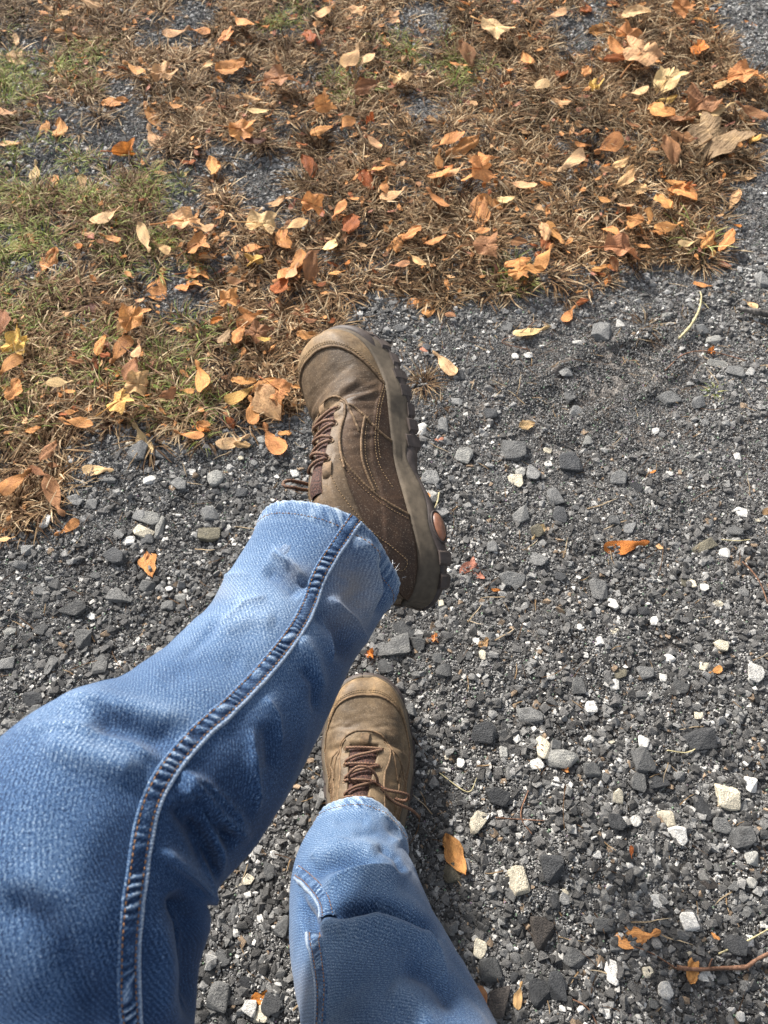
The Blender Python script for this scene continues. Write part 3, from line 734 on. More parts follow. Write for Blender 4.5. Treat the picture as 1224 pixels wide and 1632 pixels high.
# ------------------------------------------------------------------ leaves
def samara_mesh(seed):
    r = random.Random(seed); n = 15; m = 5; V = []; C = []; U = []
    bend = r.uniform(-.16, .16); wmax = r.uniform(.30, .40); curl = r.uniform(.03, .14); crl2 = r.uniform(-.1, .1)
    for i in range(n):
        t = i / (n - 1); x = t - .5
        # seed end at t=0: round nutlet, then a neck, then the broad wing
        nut = .135 * math.sqrt(max(0, 1 - ((t - .11) / .115) ** 2)) if t < .22 else 0
        wing = wmax * (sstep(.12, .62, t) ** .9) * math.sqrt(max(0, 1 - max(0, (t - .72) / .285) ** 2.4))
        wd = max(nut, wing, .015 if 0 < t < 1 else .004)
        top = -.0 + .35 * wd; bot = top - wd
        cy = bend * (t - .5) ** 2 * 4 * .35
        for j in range(m):
            f = j / (m - 1); yy = bot + (top - bot) * f + cy
            yy += (r.uniform(-.012, .012) if j == 0 and t > .3 else 0)
            z = curl * (4 * (t - .5) ** 2) * .6 + crl2 * (f - .5) * t + .025 * math.sin(9 * t + 3 * f + seed)
            if t < .22: z += .05 * math.sqrt(max(0, 1 - (2 * f - 1) ** 2)) * (nut / .135)
            V.append((x, yy, z)); U.append((t, f))
            k = 1.0 - .30 * (t < .2) + .12 * (f < .3); C.append((k, k, k))
    return mk_mesh('samara', V, [tuple(f) for f in grid_faces(n, m)], M_leaf, True, C, U)
def simple_leaf_mesh(seed, torn=False):
    r = random.Random(seed); n = 12; m = 7; V = []; C = []; U = []
    wm = r.uniform(.38, .58); pk = r.uniform(.38, .6); cup = r.uniform(-.30, .30); curl = r.uniform(-.45, .45); b = r.uniform(-.5, .5); pw = r.choice((.45, .6, .8)); lob = r.uniform(0, .3); lp = r.uniform(0, 6)
    for i in range(n):
        t = i / (n - 1); wd = wm * (math.sin(PI * min(1, t ** (math.log(.5) / math.log(pk)))) ** pw) + .012
        for j in range(m):
            f = j / (m - 1) * 2 - 1; e = 1 + (r.uniform(-.18, .12) if abs(f) == 1 else 0) + lob * math.sin(11 * t + lp + (2 if f > 0 else 0)) * abs(f)
            y = f * wd * .5 * e + b * (t - .5) ** 2
            z = cup * f * f * .5 * wd + curl * (t - .5) ** 2 + .03 * math.sin(7 * t + 5 * f + seed) + .02 * abs(f) + r.uniform(-.012, .012)
            V.append((t - .5 + r.uniform(-.01, .01), y, z)); U.append((t, f * .5 + .5))
            k = 1.18 if j == 3 else 1.0; C.append((k, k, k))
    return mk_mesh('leaf_blade', V, [tuple(f) for f in grid_faces(n, m)], M_leaf, True, C, U)
def maple_mesh(seed, lobes=5, crumple=.1):
    r = random.Random(seed); K = 60; rings = 5; V = [(0, 0, 0)]; C = [(1.1, 1.1, 1.1)]; U = [(.5, .5)]; F = []
    tips = [(math.radians(a), l) for a, l in ((0, 1.0), (52, .86), (-52, .86), (112, .58), (-112, .58))][:lobes]
    jit = [1 + r.uniform(-.22, .12) for _ in tips]; ph = r.uniform(0, 6)
    for q in range(1, rings + 1):
        for k in range(K):
            a = 2 * PI * k / K; R = .40
            for (ta, l), jj in zip(tips, jit):
                dl = abs((a - ta + PI) % (2 * PI) - PI)
                R = max(R, l * jj * (.62 / (1 + (dl / .36) ** 2 * .9) + .0) + .12 * math.exp(-(dl / .16) ** 2) * (.85 + .3 * math.cos(dl * 40)))
            if abs((a - PI + PI) % (2 * PI) - PI) > PI - .25: R *= .55
            R *= .78; rr = R * q / rings
            vein = min(abs((a - ta + PI) % (2 * PI) - PI) for ta, l in tips)
            x = rr * math.cos(a) - .12; y = rr * math.sin(a)
            z = crumple * (math.sin(3.1 * x * 2 + ph) * .5 + math.sin(5.3 * y * 1.6 + ph * 2) * .5) * (q / rings) + crumple * .5 * math.sin(a * 5 + ph) * (q / rings) ** 2 + .05 * min(vein, .5) * (q / rings)
            V.append((x, y, z)); v = 1.25 if vein < .06 else 1.0; C.append((v, v, v)); U.append((x + .5, y + .5))
    F += [(0, 1 + (k + 1) % K, 1 + k)[::-1] for k in range(K)]
    for q in range(rings - 1):
        for k in range(K): F.append((1 + q * K + k, 1 + (q + 1) * K + k, 1 + (q + 1) * K + (k + 1) % K, 1 + q * K + (k + 1) % K))
    # stalk
    tv, tf = tube([(-.12, 0, .01), (-.3, .02, .03), (-.55, .06, .0), (-.75, .05, .02)], [.016, .012, .011, .016], 5)
    o = len(V); V += [tuple(p) for p in tv]; F += [tuple(i + o for i in f) for f in tf]; C += [(.8, .7, .6)] * len(tv); U += [(.5, .5)] * len(tv)
    return mk_mesh('maple_leaf', V, F, M_leaf, True, C, U)
sam = [samara_mesh(i) for i in range(10)]
simp = [simple_leaf_mesh(40 + i) for i in range(14)]
mapl = [maple_mesh(80 + i, 5 if i % 2 else 3, .06 + .04 * (i % 3)) for i in range(8)]
curl = [maple_mesh(90 + i, 5, .34) for i in range(4)]
LC = {'o': (.62, .29, .105), 't': (.66, .40, .20), 'p': (.76, .52, .27), 'b': (.36, .175, .085), 'r': (.34, .105, .035), 'm': (.13, .06, .045), 'y': (.64, .40, .12), 'O': (.55, .20, .045), 'k': (.47, .21, .14), 'g': (.34, .22, .13)}
LN = {'o': 'orange tan', 't': 'tan', 'p': 'pale peach', 'b': 'brown', 'r': 'rust red', 'm': 'dark maroon', 'y': 'yellow', 'O': 'bright orange', 'k': 'pinkish', 'g': 'grey brown'}
A4 = '''50,130,60,-60,s,p;60,185,70,10,m,p;145,42,35,0,l,o;210,42,40,20,l,t;770,65,70,-30,s,o;705,45,45,0,s,t;565,105,80,15,s,t;637,98,60,-10,s,o;730,105,80,10,m,o;1035,32,65,35,s,t;1145,30,60,0,m,t;985,112,60,-60,l,r;
1130,180,80,60,s,t;1165,195,60,30,l,p;530,225,90,25,m,t;430,215,70,-30,s,o;370,240,70,0,l,o;655,210,40,40,l,p;740,215,90,20,l,o;905,245,110,20,m,b;365,328,80,5,l,o;190,412,60,80,l,o;500,385,70,-65,l,o;555,335,50,-10,s,o;
800,310,60,0,l,t;810,350,80,0,s,p;1040,325,70,20,m,o;1170,275,80,30,l,b;485,440,70,-60,s,t;410,490,95,0,m,O;785,415,100,0,m,o;800,448,80,-10,l,m;1020,410,70,30,l,o;1105,395,60,50,s,o;1185,382,45,0,c,r;1185,450,60,-40,s,t;
962,460,35,0,l,r;990,525,60,-60,l,r;1200,540,60,30,s,o;1165,575,50,-60,l,r;110,545,55,75,s,p;160,590,55,80,s,o;262,590,55,80,s,t;20,360,60,0,s,t;30,460,60,0,l,t;135,415,50,60,l,o;340,685,100,15,s,p;600,515,50,-10,l,r;
597,548,35,80,s,t;680,530,60,-70,l,o;520,550,50,0,s,t;605,700,130,20,m,t;650,725,60,0,l,p;458,765,80,-65,l,p;95,765,60,-20,l,o;70,790,90,10,l,b;155,840,100,60,l,o;350,760,60,-20,l,o;280,745,40,0,l,t;640,770,100,15,m,o;
515,790,50,-30,l,t;875,650,70,20,l,t;850,715,125,0,m,p;940,720,80,25,s,t;900,765,60,-60,l,o;1010,655,90,0,m,o;1075,670,60,60,l,o;1118,710,70,80,l,r;1055,775,80,60,s,p;815,790,80,0,s,o;810,828,60,0,l,y;655,820,40,0,l,t;
640,865,90,10,m,o;940,840,80,60,s,o;990,845,70,80,l,b;1075,870,50,0,l,o;915,632,30,0,l,t;1125,632,35,0,l,o;930,865,60,60,s,t;290,10,60,0,l,p'''
A5 = '''35,55,70,0,m,t;370,92,110,-20,m,p;265,170,70,-60,l,b;230,203,40,0,l,o;460,190,50,-60,l,o;55,250,60,-40,m,t;75,380,40,-80,l,t;5,395,30,0,l,t;160,385,60,10,l,b;490,275,65,5,s,p;568,232,50,60,l,r;615,178,70,-20,l,t;
565,325,60,0,l,t;675,268,40,30,c,y;645,225,45,70,l,o;805,292,65,0,s,p;740,150,60,-40,l,o;785,120,90,-20,m,o;830,155,110,50,m,t;740,180,80,10,l,r;690,95,60,20,l,o;800,38,85,-5,l,p;725,12,50,0,l,o;640,25,60,-60,l,r;
545,45,60,20,l,t;960,30,80,-20,m,o;1010,62,50,0,l,o;1168,75,40,-20,l,o;1010,150,60,60,l,O;910,240,80,50,m,p;900,320,60,10,l,y;1075,265,55,30,l,t;1160,230,100,10,m,o;1215,245,50,0,l,o;1165,355,100,-20,l,b;1065,355,95,20,s,p;
1025,310,90,45,m,b;880,355,80,-30,l,o;950,380,80,0,l,b;1065,425,150,30,m,g;1175,435,70,0,c,y;1218,430,50,0,l,t;950,435,70,-10,l,b;915,480,80,-60,l,b;790,398,50,0,l,b;635,425,60,80,l,b;710,463,85,35,s,o;593,515,90,40,s,p;
635,460,50,0,l,o;205,450,95,25,s,o;172,505,50,80,s,o;250,470,100,20,l,o;335,500,60,10,l,o;320,535,90,30,m,o;180,555,80,0,l,o;230,545,60,30,l,t;15,522,45,0,l,o;280,560,60,30,l,o;435,585,90,-5,s,t;35,620,80,25,s,t;
165,635,75,-45,s,o;5,590,40,80,l,o;340,650,70,-25,s,o;385,637,55,15,l,p;300,685,100,80,l,o;305,738,55,0,l,o;695,632,50,-15,s,o;775,570,60,30,l,t;770,655,50,0,l,t;820,600,40,60,l,t;1150,565,60,30,s,t;925,580,60,0,l,o;
955,610,90,-25,l,o;980,598,50,0,c,r;890,640,60,-50,l,o;848,695,60,80,l,o;795,715,70,45,s,o;800,695,50,0,l,o;910,725,90,20,l,o;775,790,130,10,m,b;820,785,50,0,l,o;735,840,40,-60,l,b;685,855,50,0,l,o;515,820,70,60,s,o;
550,745,80,-55,s,o;515,735,50,-70,l,t;515,775,50,80,l,r;430,770,50,0,l,b;165,765,70,0,l,o;90,740,60,35,l,o;45,770,50,60,l,o;340,780,100,0,m,b;50,845,60,0,l,b;105,825,60,-30,l,t;430,835,80,20,l,o;440,865,80,0,m,o;
480,860,60,0,l,o;725,735,60,-40,l,o;1035,765,60,60,l,o;1095,765,60,60,l,o;1085,845,40,-20,l,k;970,773,60,5,s,p;1110,640,60,70,s,t;755,520,50,20,l,t;710,540,40,0,l,t'''
A6 = '''195,45,100,60,l,o;625,130,110,80,s,o;345,228,100,0,l,m;990,30,75,0,l,y;790,75,90,10,l,o;1110,95,110,50,s,o;1090,140,80,60,l,r;705,140,60,0,l,o;750,125,120,20,m,o;925,115,70,0,l,b;905,185,100,0,m,o;545,193,40,0,l,t;
520,240,110,60,m,o;480,290,60,60,l,p;700,300,90,-20,s,o;750,305,60,0,l,b;950,235,60,20,l,o;975,265,100,30,l,o;845,268,50,20,l,O;925,320,80,70,l,o;1010,325,100,-30,m,b;1030,345,50,0,l,y;870,340,80,70,l,g;1195,330,70,0,l,o;
1205,270,60,0,l,b;75,345,160,20,m,y;35,450,110,45,s,o;15,270,80,80,l,b;470,392,120,55,s,o;385,365,70,60,l,o;540,385,70,80,l,t;290,430,60,0,l,b;410,405,40,0,l,r;235,517,90,5,s,p;60,540,80,60,l,o;265,545,50,0,l,o;
510,460,90,70,l,b;480,575,130,30,m,y;550,520,110,0,m,t;780,490,110,-80,s,o;658,560,70,35,l,b;730,543,50,0,l,o;940,555,120,25,s,y;950,510,90,0,l,o;1030,525,90,30,l,o;1100,550,110,-30,m,o;1040,595,130,-55,l,t;1160,530,40,0,l,o;
990,620,90,-80,s,o;295,670,110,-5,s,o;430,680,80,0,c,m;560,730,120,-60,s,p;735,720,100,-5,s,o;795,675,50,0,l,o;910,740,120,15,s,p;945,755,60,0,l,t;1055,740,120,-60,s,o;1110,710,50,0,l,o;385,850,110,-5,s,p;185,780,90,50,l,b;
150,865,70,-20,l,b;65,900,130,40,s,o;205,965,140,-65,s,b;265,1085,100,25,s,o;25,1125,60,10,l,t;575,1200,50,80,l,o'''
AG = '''847,530,52,12,s,p;710,577,46,-45,s,p;838,677,26,20,l,p;998,868,62,5,s,O;755,908,42,20,m,k;236,898,40,-80,l,o;592,1043,20,0,c,O;695,1018,20,0,c,o;725,1362,66,-65,l,o;1018,1497,64,14,s,o;1103,1545,40,80,l,o;
828,1586,40,82,l,t;857,848,26,50,l,p;905,500,28,50,s,o;690,486,42,70,s,o;668,482,34,0,l,o;1136,560,18,0,c,O;1120,455,28,-10,s,o;862,1192,16,0,c,o;905,1228,12,0,c,o;1140,1068,20,30,l,o;772,1025,18,40,l,t;1195,485,24,-30,s,p;648,690,16,60,l,O;790,940,14,0,l,O;416,1590,30,20,l,O;700,700,14,0,l,k'''
leaves = []
for txt, sc, ox, oy in ((A4, 2, 0, 0), (A5, 2, 612, 0), (A6, 2.448, 0, 400), (AG, 1, 0, 0)):
    for it in txt.replace('\n', '').split(';'):
        f = it.split(',')
        x, y, l, a = float(f[0]) / sc + ox, float(f[1]) / sc + oy, float(f[2]) / sc, float(f[3])
        if f[4] == 's' or True: leaves.append((x, y, l, a, f[4], f[5]))
rl = random.Random(9)
for i, (x, y, l, a, t, c) in enumerate(leaves):
    if t == 'l' and c in 'otpb' and rl.random() < .32: t = 's'
    on_grass = bool(grass_mask(np.array(x), np.array(y)) > .5)
    dx, dy = math.cos(math.radians(a)) * l / 2, -math.sin(math.radians(a)) * l / 2
    if rl.random() < .5 and t == 's': dx, dy = -dx, -dy
    g0 = ground(x, y); g1 = ground(x - dx, y - dy); g2 = ground(x + dx, y + dy)
    dv = g2 - g1; ln = np.linalg.norm(dv); zr = CAM_H / (sp_ + (y - 816) / 1224 * cp)
    ln = min(ln, l * zr / 1224 * 1.45)
    me = rl.choice({'s': sam, 'l': simp, 'm': mapl, 'c': curl}[t])
    ob = link({'s': 'winged_seed', 'l': 'fallen_leaf', 'm': 'maple_leaf', 'c': 'curled_leaf'}[t], me)
    k = {'s': 1.15, 'l': 1.12, 'm': 1.25, 'c': 1.0}[t]
    lift = (rl.uniform(.017, .030) + (.010 if t == 'm' else 0)) if on_grass else rl.uniform(.0035, .006)
    h0 = hg(g0[0], g0[1]); p = ground(x, y, h0 + lift)
    ob.location = p
    tl = (.22 if on_grass else .12) * (1 if t != 's' else .6)
    tx, ty = rl.gauss(0, tl), rl.gauss(0, tl)
    if c == 'O' and t == 'm': tx = .9
    ob.rotation_euler = (Matrix.Rotation(math.atan2(dv[1], dv[0]), 3, 'Z') @ Euler((tx, ty, 0)).to_matrix()).to_euler()
    ob.scale = (ln * k, ln * k * (rl.choice((1, -1)) if t == 's' else 1) * rl.uniform(.85, 1.15), ln * k)
    b = LC[c]; f = rl.uniform(.82, 1.18)
    ob.color = (b[0] * f, b[1] * f * rl.uniform(.94, 1.06), b[2] * f, 1)
    kind = {'s': 'winged seed', 'l': 'leaf', 'm': 'maple leaf', 'c': 'curled leaf'}[t]
    size = 'large ' if l > 50 else 'small ' if l < 26 else ''
    tag(ob, unique(size + LN[c] + ' ' + kind + (' in grass' if on_grass else ' on gravel'), x, y), 'winged seed' if t == 's' else 'leaf', 'fallen maple seeds' if t == 's' else 'fallen leaves')
# crumbs of leaf among the grass
def inst_mesh(me):
    m2 = me.copy(); m2.materials.clear(); m2.materials.append(M_leaf_i); return m2
X, Y, px, py = scatter_points(4200, lambda a, b: np.where(grass_mask(a, b) > .5, .6, .004))
n = len(X); ks = list('ooootbrtOkb'); cc = np.array([LC[rl.choice(ks)] for _ in range(n)]) * rng.uniform(.65, 1.1, (n, 1)); s = rng.uniform(.008, .027, n)
scatter('leaf_litter', np.stack([X, Y, hgt(X, Y) + rng.uniform(.002, .018, n)], -1), np.stack([rng.normal(0, .25, n), rng.normal(0, .25, n), rng.uniform(0, 6.28, n)], -1), np.stack([s, s, s], -1),
        rng.randint(0, 12, n), cc, [inst_mesh(m) for m in sam[:8] + simp[:4]], 'small broken bits of dead leaf among the grass')

# ------------------------------------------------------------------ twigs and straws lying about
def stick(name, pts, rads, mat, label, cat, lift=.004, k=7, side=None):
    px = smooth_line(pts, 26); rr = np.interp(np.linspace(0, 1, 26), np.linspace(0, 1, len(rads)), rads)
    P = []
    for i, (x, y) in enumerate(px):
        g = ground(x, y); h = hg(g[0], g[1]); P.append(ground(x, y, max(h, -.002) + lift + rr[i]))
    P = np.array(P); P[:, 2] = np.convolve(np.pad(P[:, 2], 4, 'edge'), np.ones(9) / 9, 'valid')
    m = MB(); rj = np.random.RandomState(len(pts)); m.tube(P, rr * (1 + .18 * rj.uniform(-1, 1, 26)), k)
    o = link(name, m.mesh(name, mat)); tag(o, label, cat)
    for sd_ in side or []:
        q = MB(); sl_ = smooth_line(sd_, 10); Q = []
        for x, y in sl_:
            g = ground(x, y); Q.append(ground(x, y, hg(g[0], g[1]) + lift + .001))
        q.tube(Q, np.linspace(.0014, .0006, 10), 6); link('side_shoot', q.mesh('side_shoot', mat), o)
    return o
stick('twig', [(1080, 1542), (1110, 1545), (1150, 1543), (1188, 1541), (1205, 1530), (1235, 1515)], [.0026, .0021, .0019, .0023, .0019, .0018], M_bark, 'knobbly red-brown twig lying on gravel at the bottom right', 'twig', .005, 8, [[(1130, 1543), (1133, 1532), (1136, 1528)], [(1190, 1541), (1193, 1548)]])
stick('straw', [(1082, 540), (1100, 520), (1113, 497), (1118, 475), (1116, 465)], [.0022, .0026, .0024, .0018, .0012], M_straw, 'bent pale straw stalk on the gravel at upper right', 'straw', .003, 6, [[(1115, 478), (1124, 485), (1130, 492)]])
stick('pine_needle', [(1183, 895), (1200, 912), (1213, 932), (1224, 962)], [.0010, .0012, .0010, .0008], M_bark, 'long thin red-brown pine needle at the right edge', 'pine needle', .003)
stick('straw', [(158, 525), (200, 556), (260, 600), (330, 650), (372, 686)], [.0008, .0010, .0009, .0008, .0006], M_bark, 'long thin brown stem crossing the grass at left', 'straw', .012, 6)
stick('straw', [(700, 1232), (745, 1262), (760, 1240)], [.0008, .0009, .0006], M_straw, 'thin bent grass stem on gravel right of the grounded shoe', 'straw', .003, 5)
stick('straw', [(790, 1303), (830, 1306), (868, 1308)], [.0008, .0008, .0006], M_bark, 'thin reddish stem on gravel right of the cream stone', 'straw', .003, 5)
stick('straw', [(1145, 1520), (1190, 1500), (1226, 1480)], [.0010, .0011, .0009], M_straw, 'pale thin straw above the brown twig at the right edge', 'straw', .004, 5)
stick('straw', [(1080, 1545), (1040, 1520), (1010, 1508)], [.0008, .0008, .0006], M_bark, 'dark thread-like stem reaching from the twig to the seed', 'straw', .003, 5)
stick('straw', [(953, 1635), (935, 1605), (905, 1590), (880, 1578)], [.0008, .0009, .0007], M_bark, 'curved thin brown stem near the bottom edge', 'straw', .003, 5)
stick('straw', [(845, 558), (800, 545), (830, 530), (855, 510)], [.0008, .0008, .0006], M_bark, 'hair-thin brown stem beside the peach winged seed', 'straw', .003, 5)
stick('straw', [(1060, 590), (1090, 565), (1130, 560), (1190, 575)], [.0009, .0010, .0008], M_bark, 'thin reddish stem on the dusty gravel at right', 'straw', .003, 5)
stick('straw', [(1135, 1170), (1100, 1198), (1063, 1196)], [.0008, .0009, .0008], M_straw, 'thin pale stem beside the rounded black slate slab', 'straw', .003, 5)
stick('straw', [(842, 1260), (830, 1300), (848, 1330)], [.0008, .0009, .0006], M_bark, 'thin curved root end beside the pale wedge stone', 'straw', .003, 5)
stick('straw', [(700, 785), (697, 800), (690, 815)], [.0012, .0012, .0008], M_straw, 'short pale straw beside the raised shoe sole', 'straw', .004, 5)
stick('straw', [(1150, 860), (1175, 862), (1195, 860)], [.0009, .0009, .0007], M_straw, 'short straw beside the olive triangular stone', 'straw', .003, 5)
o = stick('wood_splinter', [(1175, 492), (1200, 496), (1235, 503)], [.003, .0062, .0055], M_wood, 'flat grey splinter of weathered wood at the right edge', 'wood', .002, 6)

# ------------------------------------------------------------------ the seated person: jeans and two shoes
person = bpy.data.objects.new('person', None); COL.objects.link(person)
person.location = (0, -.45, 0); person.empty_display_size = .1
tag(person, 'seated person in faded blue jeans and worn brown leather hiking shoes, one leg crossed outward', 'person')
def plink(name, me, parent=None):
    o = link(name, me, parent or person)
    return o
def put(o):            # children carry world coordinates; undo the root's offset
    if o.parent is person: o.matrix_parent_inverse = Matrix.Translation(-Vector(person.location))
    return o

def leg_tube(stations, extra, nth=340, step=.0016, ell=1.0):
    """trouser leg: stations are (px,py,depth,half width px) read off the photo, extra are world (x,y,z,r) up to the hip"""
    P = [at(x, y, z) for x, y, z, w in stations]; R = [w * z / 1224 for x, y, z, w in stations]
    P += [np.array(e[:3]) for e in extra]; R += [e[3] for e in extra]
    Q = np.array([list(p) + [r] for p, r in zip(P, R)])
    L = np.linalg.norm(np.diff(Q[:, :3], axis=0), axis=1).sum(); n = int(L / step)
    D = smooth_line(Q, n); C = D[:, :3]; R = D[:, 3]
    for _ in range(30): C[1:-1] = (C[:-2] + 2 * C[1:-1] + C[2:]) / 4; R[1:-1] = (R[:-2] + 2 * R[1:-1] + R[2:]) / 4
    T = np.gradient(C, axis=0); T /= np.linalg.norm(T, axis=1)[:, None]
    view = CP - C[0]; N = view - T[0] * (view @ T[0]); N /= np.linalg.norm(N)
    V = np.zeros((n, nth, 3)); NN = np.zeros((n, nth, 3)); th = np.linspace(0, 2 * PI, nth, endpoint=False)
    s = np.concatenate([[0], np.cumsum(np.linalg.norm(np.diff(C, axis=0), axis=1))])
    for i in range(n):
        N = N - T[i] * (N @ T[i]); N /= np.linalg.norm(N); B = np.cross(T[i], N)
        d = np.cos(th)[:, None] * N + np.sin(th)[:, None] * B
        V[i] = C[i] + R[i] * (np.cos(th)[:, None] * N * ell + np.sin(th)[:, None] * B); NN[i] = d
    return V, NN, s, th, R
def norms(V):
    du = np.gradient(V, axis=0); dv = (np.roll(V, -1, 1) - np.roll(V, 1, 1))
    N = np.cross(du, dv); N /= np.linalg.norm(N, axis=2)[..., None] + 1e-12
    return N
def fold(V, NN, px, py, front, pts, amp, wid, ends=.18):
    d, t = seg_dist(px, py, pts); e = np.clip(np.minimum(t, 1 - t) / ends, 0, 1)
    if ends == 0: e = 1.0
    f = amp * (np.exp(-(d / wid) ** 2) if wid > 10 or amp < 0 else np.exp(-d / wid * 1.15) * 1.25) * e * front
    V += NN * f[..., None]
    return f
FOLD_GAIN = True
def build_leg(V, NN, s, th, R, folds, tilt, paint, hem_w=.016):
    """crease, wear and hem a trouser leg; returns verts, cols, uvs, faces"""
    n, m = V.shape[:2]
    axis_dir = V[0].mean(0) - V[12].mean(0); axis_dir /= np.linalg.norm(axis_dir)
    if tilt is not None:     # lean of the hem ring
        w = np.exp(-(s / .05) ** 2)
        off = tilt(th)
        V += axis_dir * (w[:, None] * off[None])[..., None]
    und = .0030 * np.exp(-(s / .05) ** 2)[:, None] * (np.sin(3 * th + 1.1) + .6 * np.sin(5 * th + 2.3))[None]
    V += NN * und[..., None]
    px, py, z = project(V)
    cam_v = CP - V; front = ((NN * cam_v).sum(2) / np.linalg.norm(cam_v, axis=2)); front = sstep(-.25, .25, front)
    acc = np.zeros((n, m))
    for pts, amp, wid in folds:
        if FOLD_GAIN: amp = amp * 1.35
        acc += fold(V, NN, px, py, front, pts, amp, wid)
    # small puckers everywhere
    arc = th[None] * R[:, None]; ss = np.repeat(s[:, None], m, 1)
    a2 = np.stack([np.cos(th)[None] * R[:, None], np.sin(th)[None] * R[:, None]], -1)
    per = .0018 * vn(ss * 14 + 3 * a2[..., 0] * 10, a2[..., 1] * 22 + a2[..., 0] * 9, 51) + .0007 * vn(ss * 60, a2[..., 1] * 60 + a2[..., 0] * 40, 52)
    V += NN * (per * sstep(0, .02, s)[:, None])[..., None]
    wear_shade, dirt, edge = paint(px, py, ss, front)
    wear_shade = wear_shade + np.clip(acc, -.0050, .0040) * 26
    # hem band: double cloth with roped puckers
    band = sstep(hem_w + .0012, hem_w - .0008, s)
    rope = np.sin((ss * .8 + arc) * 2 * PI / .0085 + 2.5 * vn(arc * 60, ss * 20, 53))
    V += NN * (band * .0011)[:, None, None] + NN * (band[:, None] * .00034 * rope)[..., None]
    stitch_d = np.exp(-((s - hem_w + .0025) / .0009) ** 2); V -= NN * (stitch_d * .0006)[:, None, None]
    wear_shade = wear_shade + band[:, None] * (.16 + .30 * rope * (.35 + vn(arc * 45, ss * 10, 54)) + .22 * vn(arc * 110, ss * 60, 55)) + .22 * np.exp(-(s / .0020) ** 2)[:, None] + .10 * np.exp(-((s - hem_w - .002) / .003) ** 2)[:, None]
    edge = edge + (.3 * np.exp(-(s / .0016) ** 2))[:, None]
    # cloth turned in at the opening and running back up inside
    ins = []; 
    for k, (dr, ds) in enumerate(((.0010, -.0006), (.0022, -.0004), (.0034, .002), (.0036, .012), (.0036, .03), (.0036, .06))):
        i = min(int(ds / (s[1] - s[0])) if ds > 0 else 0, n - 1)
        ins.append(V[i] - NN[i] * dr + axis_dir * (-min(ds, 0)))
    ins = np.array(ins[::-1]); V2 = np.concatenate([ins, V]); k = len(ins)
    pad = lambda a, v: np.concatenate([np.full((k, m), v), a])
    cols = np.stack([pad(np.clip(wear_shade, 0, 1.2), .45), pad(dirt, .1), pad(np.clip(edge, 0, 1), .1)], -1)
    u = np.concatenate([np.linspace(-.08, -.002, k)[:, None].repeat(m, 1), ss]); R2 = np.concatenate([np.full(k, R[0]), R])
    vv = th[None].repeat(n + k, 0) * R2[:, None]
    return V2.reshape(-1, 3), cols.reshape(-1, 3), np.stack([u, vv], -1).reshape(-1, 2), grid_faces(n + k, m, True), V2

